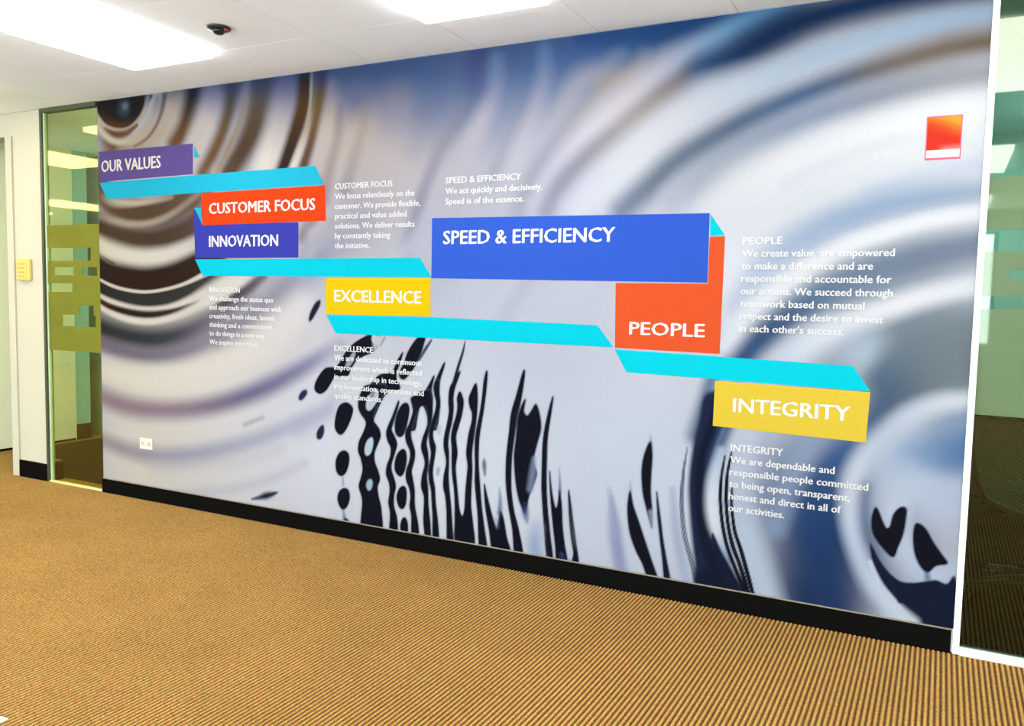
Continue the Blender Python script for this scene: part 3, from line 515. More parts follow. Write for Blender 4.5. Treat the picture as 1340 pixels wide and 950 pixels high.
('p',[(-2.7727,1.0124),(-2.8044,0.976),(-2.8256,0.9398),(-2.8168,0.9287),(-2.7896,0.9418),(-2.7686,0.9778),(-2.7592,1.0053)],(165, 175, 190),0.00594,1,0),
('s',[(-2.6234,1.1079,0.0048,60,60,70),(-2.5744,1.1078,0.00239,60,60,70)],0.8,1),
('s',[(-2.5694,1.096,0.00541,120,120,130),(-2.5983,1.0549,0.00589,140,140,155)],1,0.8),
('s',[(-2.5938,1.097,0.01322,200,202,208),(-2.623,1.0659,0.01833,205,207,212),(-2.6325,1.0374,0.00958,200,204,212)],1,0.9),
('p',[(-2.3219,1.1076),(-2.3614,1.1038),(-2.3937,1.0714),(-2.4243,1.0254),(-2.447,0.9721),(-2.4743,0.9181),(-2.4686,0.8936),(-2.4432,0.89),(-2.4095,0.9219),(-2.3745,0.9686),(-2.347,1.0218),(-2.3284,1.0743)],(120, 140, 190),0.01545,0.45,0.00343),
('p',[(-2.3219,1.1076),(-2.3614,1.1038),(-2.3937,1.0714),(-2.4243,1.0254),(-2.447,0.9721),(-2.4743,0.9181),(-2.4686,0.8936),(-2.4432,0.89),(-2.4095,0.9219),(-2.3745,0.9686),(-2.347,1.0218),(-2.3284,1.0743)],(14, 15, 30),0.00343,1,0.00322),
('s',[(-2.2815,1.0961,0.00511,60,60,90),(-2.3175,1.048,0.00861,50,50,80),(-2.3538,0.9918,0.00566,70,80,120)],0.8,1),
('p',[(-2.4558,1.0239),(-2.4896,0.9773),(-2.5118,0.9309),(-2.5364,0.9121),(-2.588,0.9036),(-2.627,0.8799),(-2.6587,0.8456),(-2.6906,0.805),(-2.7131,0.7608),(-2.7358,0.7241),(-2.7221,0.6864),(-2.6892,0.6503),(-2.6783,0.6048),(-2.6338,0.6089),(-2.638,0.6586),(-2.616,0.7105),(-2.593,0.7545),(-2.5656,0.7985),(-2.5243,0.8243),(-2.4742,0.8338),(-2.4772,0.8615),(-2.4949,0.8927),(-2.4873,0.9361),(-2.4696,0.9783)],(120, 140, 190),0.016,0.45,0.00356),
('p',[(-2.4558,1.0239),(-2.4896,0.9773),(-2.5118,0.9309),(-2.5364,0.9121),(-2.588,0.9036),(-2.627,0.8799),(-2.6587,0.8456),(-2.6906,0.805),(-2.7131,0.7608),(-2.7358,0.7241),(-2.7221,0.6864),(-2.6892,0.6503),(-2.6783,0.6048),(-2.6338,0.6089),(-2.638,0.6586),(-2.616,0.7105),(-2.593,0.7545),(-2.5656,0.7985),(-2.5243,0.8243),(-2.4742,0.8338),(-2.4772,0.8615),(-2.4949,0.8927),(-2.4873,0.9361),(-2.4696,0.9783)],(14, 15, 30),0.00356,1,0.00333),
('p',[(-2.4797,0.7632),(-2.4958,0.7355),(-2.5154,0.6883),(-2.5405,0.6251),(-2.5266,0.6187),(-2.5059,0.6663),(-2.4865,0.7211)],(120, 140, 190),0.01585,0.45,0.00352),
('p',[(-2.4797,0.7632),(-2.4958,0.7355),(-2.5154,0.6883),(-2.5405,0.6251),(-2.5266,0.6187),(-2.5059,0.6663),(-2.4865,0.7211)],(14, 15, 30),0.00352,1,0.0033),
('p',[(-2.2624,0.9161),(-2.2921,0.87),(-2.3178,0.8313),(-2.3527,0.808),(-2.3988,0.7956),(-2.3948,0.7585),(-2.3834,0.7144),(-2.3934,0.661),(-2.4056,0.6298),(-2.3751,0.6326),(-2.3617,0.6938),(-2.3517,0.7395),(-2.3388,0.7628),(-2.3165,0.746),(-2.2982,0.6992),(-2.2929,0.6402),(-2.2781,0.6415),(-2.2741,0.7235),(-2.2692,0.7978),(-2.277,0.8489)],(120, 140, 190),0.01539,0.45,0.00342),
('p',[(-2.2624,0.9161),(-2.2921,0.87),(-2.3178,0.8313),(-2.3527,0.808),(-2.3988,0.7956),(-2.3948,0.7585),(-2.3834,0.7144),(-2.3934,0.661),(-2.4056,0.6298),(-2.3751,0.6326),(-2.3617,0.6938),(-2.3517,0.7395),(-2.3388,0.7628),(-2.3165,0.746),(-2.2982,0.6992),(-2.2929,0.6402),(-2.2781,0.6415),(-2.2741,0.7235),(-2.2692,0.7978),(-2.277,0.8489)],(14, 15, 30),0.00342,1,0.00321),
('p',[(-2.2033,0.9853),(-2.2408,0.9174),(-2.2633,0.8646),(-2.2565,0.8209),(-2.2367,0.7708),(-2.2505,0.7181),(-2.2669,0.65),(-2.2433,0.6484),(-2.2291,0.7272),(-2.2267,0.7936),(-2.2328,0.8519),(-2.2235,0.9112),(-2.2071,0.956)],(120, 140, 190),0.01512,0.45,0.00336),
('p',[(-2.2033,0.9853),(-2.2408,0.9174),(-2.2633,0.8646),(-2.2565,0.8209),(-2.2367,0.7708),(-2.2505,0.7181),(-2.2669,0.65),(-2.2433,0.6484),(-2.2291,0.7272),(-2.2267,0.7936),(-2.2328,0.8519),(-2.2235,0.9112),(-2.2071,0.956)],(14, 15, 30),0.00336,1,0.00315),
('p',[(-2.8327,0.7342),(-2.8686,0.7102),(-2.8901,0.6505),(-2.8947,0.5968),(-2.8739,0.5668),(-2.846,0.5655),(-2.8138,0.6042),(-2.7867,0.6593),(-2.7752,0.7081),(-2.8027,0.7327)],(120, 140, 190),0.01672,0.45,0.00371),
('p',[(-2.8327,0.7342),(-2.8686,0.7102),(-2.8901,0.6505),(-2.8947,0.5968),(-2.8739,0.5668),(-2.846,0.5655),(-2.8138,0.6042),(-2.7867,0.6593),(-2.7752,0.7081),(-2.8027,0.7327)],(14, 15, 30),0.00371,1,0.00348),
('p',[(-2.9783,0.599),(-3.0031,0.5821),(-3.0204,0.551),(-3.0153,0.5239),(-2.9904,0.5293),(-2.9732,0.5653)],(120, 140, 190),0.01717,0.45,0.00382),
('p',[(-2.9783,0.599),(-3.0031,0.5821),(-3.0204,0.551),(-3.0153,0.5239),(-2.9904,0.5293),(-2.9732,0.5653)],(42, 38, 72),0.00572,1,0.00358),
('p',[(-2.8334,0.4739),(-2.8672,0.4539),(-2.8876,0.4078),(-2.8812,0.3549),(-2.8507,0.336),(-2.8182,0.3622),(-2.7994,0.4176),(-2.8033,0.4606)],(120, 140, 190),0.01683,0.45,0.00374),
('p',[(-2.8334,0.4739),(-2.8672,0.4539),(-2.8876,0.4078),(-2.8812,0.3549),(-2.8507,0.336),(-2.8182,0.3622),(-2.7994,0.4176),(-2.8033,0.4606)],(14, 15, 30),0.00374,1,0.00351),
('p',[(-2.8273,0.2687),(-2.8599,0.2499),(-2.8743,0.2089),(-2.8594,0.1667),(-2.835,0.1534),(-2.8074,0.1787),(-2.7932,0.2244),(-2.8019,0.2602)],(120, 140, 190),0.01689,0.45,0.00375),
('p',[(-2.8273,0.2687),(-2.8599,0.2499),(-2.8743,0.2089),(-2.8594,0.1667),(-2.835,0.1534),(-2.8074,0.1787),(-2.7932,0.2244),(-2.8019,0.2602)],(14, 15, 30),0.00375,1,0.00352),
('p',[(-2.8226,0.1032),(-2.8382,0.0863),(-2.8467,0.0703),(-2.7982,0.0725),(-2.8044,0.0961)],(120, 140, 190),0.01692,0.45,0.00376),
('p',[(-2.8226,0.1032),(-2.8382,0.0863),(-2.8467,0.0703),(-2.7982,0.0725),(-2.8044,0.0961)],(14, 15, 30),0.00376,1,0.00353),
('s',[(-2.8403,0.3259,0.00631,150,175,215),(-2.8374,0.2884,0.00789,140,165,210)],1,0.8),
('s',[(-2.8339,0.1412,0.00798,130,150,200),(-2.8285,0.1082,0.01064,90,110,160)],1,0.8),
('p',[(-2.6859,0.8379),(-2.717,0.8027),(-2.7354,0.7588),(-2.7339,0.7133),(-2.696,0.667),(-2.6841,0.6349),(-2.7058,0.5806),(-2.7301,0.5354),(-2.7368,0.484),(-2.7188,0.4456),(-2.7054,0.3896),(-2.7167,0.3403),(-2.7305,0.2905),(-2.71,0.2353),(-2.7072,0.1874),(-2.7149,0.1138),(-2.7108,0.0514),(-2.5845,0.0512),(-2.5812,0.1759),(-2.6028,0.2588),(-2.609,0.3056),(-2.5945,0.3454),(-2.6029,0.3824),(-2.6277,0.4365),(-2.6304,0.4837),(-2.6102,0.533),(-2.5923,0.5772),(-2.603,0.6167),(-2.6367,0.6514),(-2.6428,0.6857),(-2.6191,0.7394),(-2.5877,0.7979),(-2.5712,0.8456)],(120, 140, 190),0.01634,0.45,0.00363),
('p',[(-2.6859,0.8379),(-2.717,0.8027),(-2.7354,0.7588),(-2.7339,0.7133),(-2.696,0.667),(-2.6841,0.6349),(-2.7058,0.5806),(-2.7301,0.5354),(-2.7368,0.484),(-2.7188,0.4456),(-2.7054,0.3896),(-2.7167,0.3403),(-2.7305,0.2905),(-2.71,0.2353),(-2.7072,0.1874),(-2.7149,0.1138),(-2.7108,0.0514),(-2.5845,0.0512),(-2.5812,0.1759),(-2.6028,0.2588),(-2.609,0.3056),(-2.5945,0.3454),(-2.6029,0.3824),(-2.6277,0.4365),(-2.6304,0.4837),(-2.6102,0.533),(-2.5923,0.5772),(-2.603,0.6167),(-2.6367,0.6514),(-2.6428,0.6857),(-2.6191,0.7394),(-2.5877,0.7979),(-2.5712,0.8456)],(14, 15, 30),0.00363,1,0.0034),
('p',[(-2.652,0.5649),(-2.6774,0.5453),(-2.6934,0.5056),(-2.6908,0.4725),(-2.6744,0.4647),(-2.6513,0.4862),(-2.639,0.5302),(-2.6404,0.5565)],(205, 222, 238),0.00544,1,0),
('p',[(-2.6593,0.3395),(-2.6755,0.3261),(-2.6823,0.3013),(-2.6692,0.279),(-2.6518,0.286),(-2.6404,0.316),(-2.6464,0.3373)],(180, 205, 225),0.00684,1,0),
('p',[(-2.628,0.8231),(-2.6623,0.7925),(-2.6851,0.7531),(-2.6848,0.7153),(-2.6615,0.7078),(-2.6306,0.7385),(-2.6103,0.7775),(-2.6084,0.8151)],(205, 215, 230),0.00584,1,0),
('s',[(-2.6402,0.8031,0.00938,90,105,130),(-2.6499,0.7821,0.01174,100,120,145)],1,0.8),
('p',[(-2.4815,0.7667),(-2.5075,0.7017),(-2.5384,0.6431),(-2.5538,0.5997),(-2.5454,0.5583),(-2.5246,0.5229),(-2.5274,0.4757),(-2.5473,0.4266),(-2.5525,0.3788),(-2.5326,0.334),(-2.5276,0.2874),(-2.536,0.2296),(-2.524,0.1744),(-2.5251,0.0697),(-2.4798,0.0766),(-2.4818,0.1519),(-2.5018,0.2153),(-2.5025,0.2718),(-2.4918,0.3202),(-2.5036,0.3658),(-2.5187,0.4016),(-2.5191,0.4391),(-2.4995,0.4974),(-2.4866,0.5454),(-2.5005,0.5813),(-2.5212,0.6167),(-2.5182,0.6543),(-2.4942,0.7121),(-2.477,0.7615)],(120, 140, 190),0.01598,0.45,0.00355),
('p',[(-2.4815,0.7667),(-2.5075,0.7017),(-2.5384,0.6431),(-2.5538,0.5997),(-2.5454,0.5583),(-2.5246,0.5229),(-2.5274,0.4757),(-2.5473,0.4266),(-2.5525,0.3788),(-2.5326,0.334),(-2.5276,0.2874),(-2.536,0.2296),(-2.524,0.1744),(-2.5251,0.0697),(-2.4798,0.0766),(-2.4818,0.1519),(-2.5018,0.2153),(-2.5025,0.2718),(-2.4918,0.3202),(-2.5036,0.3658),(-2.5187,0.4016),(-2.5191,0.4391),(-2.4995,0.4974),(-2.4866,0.5454),(-2.5005,0.5813),(-2.5212,0.6167),(-2.5182,0.6543),(-2.4942,0.7121),(-2.477,0.7615)],(14, 15, 30),0.00355,1,0.00333),
('p',[(-2.425,0.7637),(-2.458,0.7519),(-2.4852,0.7035),(-2.499,0.6466),(-2.4929,0.6007),(-2.4648,0.5866),(-2.4374,0.6152),(-2.4205,0.6767),(-2.4114,0.7326)],(120, 140, 190),0.01573,0.45,0.0035),
('p',[(-2.425,0.7637),(-2.458,0.7519),(-2.4852,0.7035),(-2.499,0.6466),(-2.4929,0.6007),(-2.4648,0.5866),(-2.4374,0.6152),(-2.4205,0.6767),(-2.4114,0.7326)],(14, 15, 30),0.0035,1,0.00328),
('p',[(-2.4473,0.5215),(-2.4771,0.4998),(-2.4956,0.4558),(-2.495,0.4043),(-2.4644,0.3798),(-2.4391,0.4061),(-2.4255,0.4681),(-2.4305,0.5093)],(120, 140, 190),0.01583,0.45,0.00352),
('p',[(-2.4473,0.5215),(-2.4771,0.4998),(-2.4956,0.4558),(-2.495,0.4043),(-2.4644,0.3798),(-2.4391,0.4061),(-2.4255,0.4681),(-2.4305,0.5093)],(14, 15, 30),0.00352,1,0.0033),
('p',[(-2.4448,0.3279),(-2.4691,0.309),(-2.4832,0.2649),(-2.4703,0.2195),(-2.4477,0.2095),(-2.4291,0.2345),(-2.4231,0.2868),(-2.428,0.3188)],(120, 140, 190),0.01589,0.45,0.00353),
('p',[(-2.4448,0.3279),(-2.4691,0.309),(-2.4832,0.2649),(-2.4703,0.2195),(-2.4477,0.2095),(-2.4291,0.2345),(-2.4231,0.2868),(-2.428,0.3188)],(14, 15, 30),0.00353,1,0.00331),
('p',[(-2.4338,0.1635),(-2.4503,0.147),(-2.4577,0.1129),(-2.4495,0.0811),(-2.416,0.0843),(-2.4132,0.1242),(-2.4202,0.1513)],(120, 140, 190),0.01591,0.45,0.00354),
('p',[(-2.4338,0.1635),(-2.4503,0.147),(-2.4577,0.1129),(-2.4495,0.0811),(-2.416,0.0843),(-2.4132,0.1242),(-2.4202,0.1513)],(14, 15, 30),0.00354,1,0.00332),
('p',[(-2.3978,0.7841),(-2.3843,0.7577),(-2.3882,0.7208),(-2.4072,0.664),(-2.4318,0.6111),(-2.4279,0.5652),(-2.403,0.5169),(-2.4045,0.4704),(-2.4248,0.4124),(-2.4253,0.3658),(-2.4048,0.3217),(-2.3964,0.2762),(-2.4013,0.2289),(-2.3895,0.1745),(-2.3859,0.072),(-2.3463,0.0781),(-2.3494,0.1429),(-2.3705,0.2331),(-2.3738,0.3163),(-2.3868,0.3797),(-2.3928,0.4161),(-2.3771,0.4734),(-2.3745,0.5198),(-2.395,0.5777),(-2.4,0.6187),(-2.3854,0.6751),(-2.359,0.7369),(-2.3237,0.7642),(-2.2998,0.7462),(-2.295,0.7103),(-2.2985,0.66),(-2.3234,0.5984),(-2.3345,0.5423),(-2.3153,0.4893),(-2.3115,0.453),(-2.3269,0.3961),(-2.3315,0.3402),(-2.3134,0.2871),(-2.3135,0.2223),(-2.3147,0.1573),(-2.3004,0.0758),(-2.2723,0.0755),(-2.2746,0.1538),(-2.2868,0.2445),(-2.2914,0.336),(-2.2988,0.3994),(-2.29,0.4555),(-2.2942,0.5191),(-2.3036,0.5729),(-2.2875,0.6382),(-2.2725,0.7031),(-2.2724,0.7664),(-2.284,0.8288),(-2.2905,0.8374),(-2.3548,0.8238)],(120, 140, 190),0.01554,0.45,0.00345),
('p',[(-2.3978,0.7841),(-2.3843,0.7577),(-2.3882,0.7208),(-2.4072,0.664),(-2.4318,0.6111),(-2.4279,0.5652),(-2.403,0.5169),(-2.4045,0.4704),(-2.4248,0.4124),(-2.4253,0.3658),(-2.4048,0.3217),(-2.3964,0.2762),(-2.4013,0.2289),(-2.3895,0.1745),(-2.3859,0.072),(-2.3463,0.0781),(-2.3494,0.1429),(-2.3705,0.2331),(-2.3738,0.3163),(-2.3868,0.3797),(-2.3928,0.4161),(-2.3771,0.4734),(-2.3745,0.5198),(-2.395,0.5777),(-2.4,0.6187),(-2.3854,0.6751),(-2.359,0.7369),(-2.3237,0.7642),(-2.2998,0.7462),(-2.295,0.7103),(-2.2985,0.66),(-2.3234,0.5984),(-2.3345,0.5423),(-2.3153,0.4893),(-2.3115,0.453),(-2.3269,0.3961),(-2.3315,0.3402),(-2.3134,0.2871),(-2.3135,0.2223),(-2.3147,0.1573),(-2.3004,0.0758),(-2.2723,0.0755),(-2.2746,0.1538),(-2.2868,0.2445),(-2.2914,0.336),(-2.2988,0.3994),(-2.29,0.4555),(-2.2942,0.5191),(-2.3036,0.5729),(-2.2875,0.6382),(-2.2725,0.7031),(-2.2724,0.7664),(-2.284,0.8288),(-2.2905,0.8374),(-2.3548,0.8238)],(14, 15, 30),0.00345,1,0.00324),
('p',[(-2.2541,0.8848),(-2.2585,0.8306),(-2.2472,0.7864),(-2.2518,0.741),(-2.272,0.676),(-2.287,0.611),(-2.2831,0.5658),(-2.2739,0.5212),(-2.2796,0.4749),(-2.2874,0.4283),(-2.2834,0.3737),(-2.2709,0.3294),(-2.2656,0.2657),(-2.259,0.193),(-2.2549,0.0689),(-2.2229,0.0739),(-2.2287,0.1697),(-2.2442,0.2686),(-2.2496,0.3412),(-2.2612,0.3947),(-2.263,0.4402),(-2.2504,0.5237),(-2.2489,0.5602),(-2.2633,0.5951),(-2.264,0.6404),(-2.2408,0.7148),(-2.2258,0.7701),(-2.2321,0.8325),(-2.233,0.8862)],(120, 140, 190),0.0153,0.45,0.0034),
('p',[(-2.2541,0.8848),(-2.2585,0.8306),(-2.2472,0.7864),(-2.2518,0.741),(-2.272,0.676),(-2.287,0.611),(-2.2831,0.5658),(-2.2739,0.5212),(-2.2796,0.4749),(-2.2874,0.4283),(-2.2834,0.3737),(-2.2709,0.3294),(-2.2656,0.2657),(-2.259,0.193),(-2.2549,0.0689),(-2.2229,0.0739),(-2.2287,0.1697),(-2.2442,0.2686),(-2.2496,0.3412),(-2.2612,0.3947),(-2.263,0.4402),(-2.2504,0.5237),(-2.2489,0.5602),(-2.2633,0.5951),(-2.264,0.6404),(-2.2408,0.7148),(-2.2258,0.7701),(-2.2321,0.8325),(-2.233,0.8862)],(14, 15, 30),0.0034,1,0.00319),
('p',[(-2.1347,0.9192),(-2.1466,0.8918),(-2.1628,0.873),(-2.1725,0.8367),(-2.1737,0.7831),(-2.1708,0.7386),(-2.1822,0.6749),(-2.1969,0.6106),(-2.198,0.5563),(-2.1845,0.5035),(-2.1839,0.4674),(-2.1956,0.4117),(-2.1978,0.3568),(-2.1843,0.3039),(-2.1769,0.2412),(-2.1735,0.1686),(-2.1687,0.0732),(-2.1351,0.0785),(-2.1417,0.155),(-2.152,0.2628),(-2.1641,0.352),(-2.1694,0.4148),(-2.1682,0.4692),(-2.1693,0.5322),(-2.1743,0.5767),(-2.1689,0.6312),(-2.1534,0.6954),(-2.1462,0.7585),(-2.1482,0.8118),(-2.1418,0.8567),(-2.1291,0.893),(-2.1095,0.9472)],(120, 140, 190),0.01505,0.45,0.00334),
('p',[(-2.1347,0.9192),(-2.1466,0.8918),(-2.1628,0.873),(-2.1725,0.8367),(-2.1737,0.7831),(-2.1708,0.7386),(-2.1822,0.6749),(-2.1969,0.6106),(-2.198,0.5563),(-2.1845,0.5035),(-2.1839,0.4674),(-2.1956,0.4117),(-2.1978,0.3568),(-2.1843,0.3039),(-2.1769,0.2412),(-2.1735,0.1686),(-2.1687,0.0732),(-2.1351,0.0785),(-2.1417,0.155),(-2.152,0.2628),(-2.1641,0.352),(-2.1694,0.4148),(-2.1682,0.4692),(-2.1693,0.5322),(-2.1743,0.5767),(-2.1689,0.6312),(-2.1534,0.6954),(-2.1462,0.7585),(-2.1482,0.8118),(-2.1418,0.8567),(-2.1291,0.893),(-2.1095,0.9472)],(14, 15, 30),0.00334,1,0.00314),
('s',[(-2.0846,1.0967,0.00346,70,70,100),(-2.0967,1.0432,0.00689,30,30,50),(-2.1218,0.9697,0.00863,20,20,38),(-2.1469,0.8803,0.01131,20,22,44)],0.6,1),
('p',[(-2.1107,0.8455),(-2.1245,0.8135),(-2.1218,0.7782),(-2.1261,0.7334),(-2.1457,0.6692),(-2.1561,0.6145),(-2.151,0.5611),(-2.1501,0.5072),(-2.1466,0.4265),(-2.1349,0.3556),(-2.1282,0.2751),(-2.1267,0.1936),(-2.1172,0.0721),(-2.0162,0.0791),(-2.0225,0.1906),(-2.0355,0.2786),(-2.0352,0.3682),(-2.0319,0.4578),(-2.0356,0.5463),(-2.0242,0.636),(-2.0146,0.7075),(-2.009,0.7782),(-2.0094,0.8483),(-2.0193,0.8931),(-2.0417,0.8548),(-2.0571,0.8141),(-2.0502,0.775),(-2.0375,0.7452),(-2.0387,0.7009),(-2.0556,0.633),(-2.0661,0.5431),(-2.0568,0.4817),(-2.0617,0.4186),(-2.0675,0.3462),(-2.071,0.2602),(-2.0836,0.2197),(-2.1018,0.2515),(-2.1124,0.3224),(-2.121,0.3935),(-2.1285,0.4646),(-2.1195,0.5375),(-2.1292,0.6171),(-2.1147,0.672),(-2.0983,0.7268),(-2.0882,0.7897),(-2.096,0.8245)],(120, 140, 190),0.01485,0.45,0.0033),
('p',[(-2.1107,0.8455),(-2.1245,0.8135),(-2.1218,0.7782),(-2.1261,0.7334),(-2.1457,0.6692),(-2.1561,0.6145),(-2.151,0.5611),(-2.1501,0.5072),(-2.1466,0.4265),(-2.1349,0.3556),(-2.1282,0.2751),(-2.1267,0.1936),(-2.1172,0.0721),(-2.0162,0.0791),(-2.0225,0.1906),(-2.0355,0.2786),(-2.0352,0.3682),(-2.0319,0.4578),(-2.0356,0.5463),(-2.0242,0.636),(-2.0146,0.7075),(-2.009,0.7782),(-2.0094,0.8483),(-2.0193,0.8931),(-2.0417,0.8548),(-2.0571,0.8141),(-2.0502,0.775),(-2.0375,0.7452),(-2.0387,0.7009),(-2.0556,0.633),(-2.0661,0.5431),(-2.0568,0.4817),(-2.0617,0.4186),(-2.0675,0.3462),(-2.071,0.2602),(-2.0836,0.2197),(-2.1018,0.2515),(-2.1124,0.3224),(-2.121,0.3935),(-2.1285,0.4646),(-2.1195,0.5375),(-2.1292,0.6171),(-2.1147,0.672),(-2.0983,0.7268),(-2.0882,0.7897),(-2.096,0.8245)],(14, 15, 30),0.0033,1,0.00309),
('p',[(-1.9618,0.956),(-1.9746,0.903),(-1.9811,0.8329),(-1.9942,0.7443),(-2.0125,0.6548),(-2.018,0.5747),(-2.0142,0.4865),(-2.0146,0.4064),(-2.0059,0.3272),(-1.9939,0.2306),(-1.9816,0.0756),(-1.9413,0.0775),(-1.9576,0.1823),(-1.9748,0.2868),(-1.9884,0.4096),(-1.9961,0.4885),(-1.9977,0.568),(-1.9923,0.6479),(-1.9763,0.7458),(-1.9642,0.8341),(-1.9577,0.9041),(-1.9557,0.9476)],(120, 140, 190),0.0146,0.45,0.00324),
('p',[(-1.9618,0.956),(-1.9746,0.903),(-1.9811,0.8329),(-1.9942,0.7443),(-2.0125,0.6548),(-2.018,0.5747),(-2.0142,0.4865),(-2.0146,0.4064),(-2.0059,0.3272),(-1.9939,0.2306),(-1.9816,0.0756),(-1.9413,0.0775),(-1.9576,0.1823),(-1.9748,0.2868),(-1.9884,0.4096),(-1.9961,0.4885),(-1.9977,0.568),(-1.9923,0.6479),(-1.9763,0.7458),(-1.9642,0.8341),(-1.9577,0.9041),(-1.9557,0.9476)],(14, 15, 30),0.00324,1,0.00304),
('s',[(-1.9645,0.5258,0.00431,120,140,180),(-1.9639,0.4954,0.01126,60,70,110),(-1.9585,0.4427,0.00521,110,130,170)],1,0.9),
('s',[(-2.2241,0.654,0.01341,200,205,222),(-2.2283,0.6302,0.00895,190,195,215)],1,0.8),
('s',[(-2.2298,0.4421,0.01074,150,160,185),(-2.234,0.418,0.00896,160,168,195)],1,0.8),
('p',[(-1.9614,0.396),(-1.9539,0.2942),(-1.9296,0.1765),(-1.8999,0.0598),(-1.8102,0.0684),(-1.8321,0.155),(-1.85,0.2364),(-1.8669,0.276),(-1.8767,0.2326),(-1.8865,0.189),(-1.9033,0.2167),(-1.9235,0.2742),(-1.9483,0.3554)],(120, 140, 190),0.01452,0.45,0.00323),
('p',[(-1.9614,0.396),(-1.9539,0.2942),(-1.9296,0.1765),(-1.8999,0.0598),(-1.8102,0.0684),(-1.8321,0.155),(-1.85,0.2364),(-1.8669,0.276),(-1.8767,0.2326),(-1.8865,0.189),(-1.9033,0.2167),(-1.9235,0.2742),(-1.9483,0.3554)],(14, 15, 30),0.00323,1,0.00303),
('s',[(-1.8761,0.3919,0.00426,170,185,215),(-1.8704,0.3281,0.01017,100,120,165),(-1.8732,0.2631,0.01264,60,75,115)],1,0.8),
('s',[(-1.8845,0.1929,0.00864,110,125,165),(-1.8895,0.2303,0.01295,150,165,200)],1,0.4),
('p',[(-1.7622,0.9632),(-1.7956,0.845),(-1.8197,0.7614),(-1.8293,0.6666),(-1.8411,0.5474),(-1.841,0.4287),(-1.8251,0.3116),(-1.7999,0.1958),(-1.7838,0.0727),(-1.7405,0.0739),(-1.7671,0.2007),(-1.7956,0.2918),(-1.8128,0.4084),(-1.8122,0.5505),(-1.7979,0.6696),(-1.7856,0.7526),(-1.7671,0.8471),(-1.7518,0.9581)],(120, 140, 190),0.01415,0.45,0.00314),
('p',[(-1.7622,0.9632),(-1.7956,0.845),(-1.8197,0.7614),(-1.8293,0.6666),(-1.8411,0.5474),(-1.841,0.4287),(-1.8251,0.3116),(-1.7999,0.1958),(-1.7838,0.0727),(-1.7405,0.0739),(-1.7671,0.2007),(-1.7956,0.2918),(-1.8128,0.4084),(-1.8122,0.5505),(-1.7979,0.6696),(-1.7856,0.7526),(-1.7671,0.8471),(-1.7518,0.9581)],(14, 15, 30),0.00314,1,0.00295),
('p',[(-1.7462,0.8348),(-1.766,0.8007),(-1.7827,0.7411),(-1.7908,0.6468),(-1.7991,0.5519),(-1.7884,0.4351),(-1.7708,0.3545),(-1.7542,0.3153),(-1.7364,0.2823),(-1.7257,0.3192),(-1.7141,0.3737),(-1.6948,0.4231),(-1.6771,0.4836),(-1.6869,0.5174),(-1.6932,0.5633),(-1.6772,0.6346),(-1.66,0.7056),(-1.6706,0.7737),(-1.6894,0.816),(-1.7128,0.7818),(-1.7339,0.7569),(-1.7524,0.7763),(-1.7494,0.8079)],(120, 140, 190),0.01396,0.45,0.0031),
('p',[(-1.7462,0.8348),(-1.766,0.8007),(-1.7827,0.7411),(-1.7908,0.6468),(-1.7991,0.5519),(-1.7884,0.4351),(-1.7708,0.3545),(-1.7542,0.3153),(-1.7364,0.2823),(-1.7257,0.3192),(-1.7141,0.3737),(-1.6948,0.4231),(-1.6771,0.4836),(-1.6869,0.5174),(-1.6932,0.5633),(-1.6772,0.6346),(-1.66,0.7056),(-1.6706,0.7737),(-1.6894,0.816),(-1.7128,0.7818),(-1.7339,0.7569),(-1.7524,0.7763),(-1.7494,0.8079)],(14, 15, 30),0.00504,1,0.00291),
('s',[(-1.7327,0.3277,0.01232,40,50,90),(-1.7316,0.283,0.01661,80,95,140),(-1.7223,0.2431,0.00837,150,165,200)],1,0.9),
('s',[(-1.6894,0.5557,0.01197,170,185,215),(-1.6961,0.4996,0.01596,160,175,210),(-1.71,0.4052,0.01599,150,165,205)],1,0.6),
('p',[(-1.6061,0.8498),(-1.6276,0.7659),(-1.6462,0.6607),(-1.6494,0.5448),(-1.649,0.4287),(-1.6415,0.3365),(-1.6296,0.2213),(-1.612,0.0833),(-1.5828,0.0823),(-1.5999,0.2023),(-1.6175,0.3397),(-1.6256,0.4548),(-1.6261,0.5705),(-1.6248,0.6628),(-1.6113,0.7672),(-1.601,0.8479)],(120, 140, 190),0.01375,0.45,0.00305),
('p',[(-1.6061,0.8498),(-1.6276,0.7659),(-1.6462,0.6607),(-1.6494,0.5448),(-1.649,0.4287),(-1.6415,0.3365),(-1.6296,0.2213),(-1.612,0.0833),(-1.5828,0.0823),(-1.5999,0.2023),(-1.6175,0.3397),(-1.6256,0.4548),(-1.6261,0.5705),(-1.6248,0.6628),(-1.6113,0.7672),(-1.601,0.8479)],(14, 15, 30),0.00305,1,0.00286),
('p',[(-1.6093,0.5031),(-1.6043,0.4111),(-1.5943,0.3196),(-1.5818,0.2284),(-1.5696,0.1487),(-1.5588,0.0746),(-1.509,0.0772),(-1.5239,0.1676),(-1.5361,0.2468),(-1.5439,0.3497),(-1.5557,0.4173),(-1.5616,0.3588),(-1.572,0.3285),(-1.5868,0.367),(-1.5999,0.4348)],(120, 140, 190),0.01369,0.45,0.00304),
('p',[(-1.6093,0.5031),(-1.6043,0.4111),(-1.5943,0.3196),(-1.5818,0.2284),(-1.5696,0.1487),(-1.5588,0.0746),(-1.509,0.0772),(-1.5239,0.1676),(-1.5361,0.2468),(-1.5439,0.3497),(-1.5557,0.4173),(-1.5616,0.3588),(-1.572,0.3285),(-1.5868,0.367),(-1.5999,0.4348)],(14, 15, 30),0.00304,1,0.00285),
('s',[(-1.561,0.526,0.00395,180,195,225),(-1.5553,0.4612,0.0063,110,125,170),(-1.5538,0.4067,0.00786,60,70,110)],1,0.8),
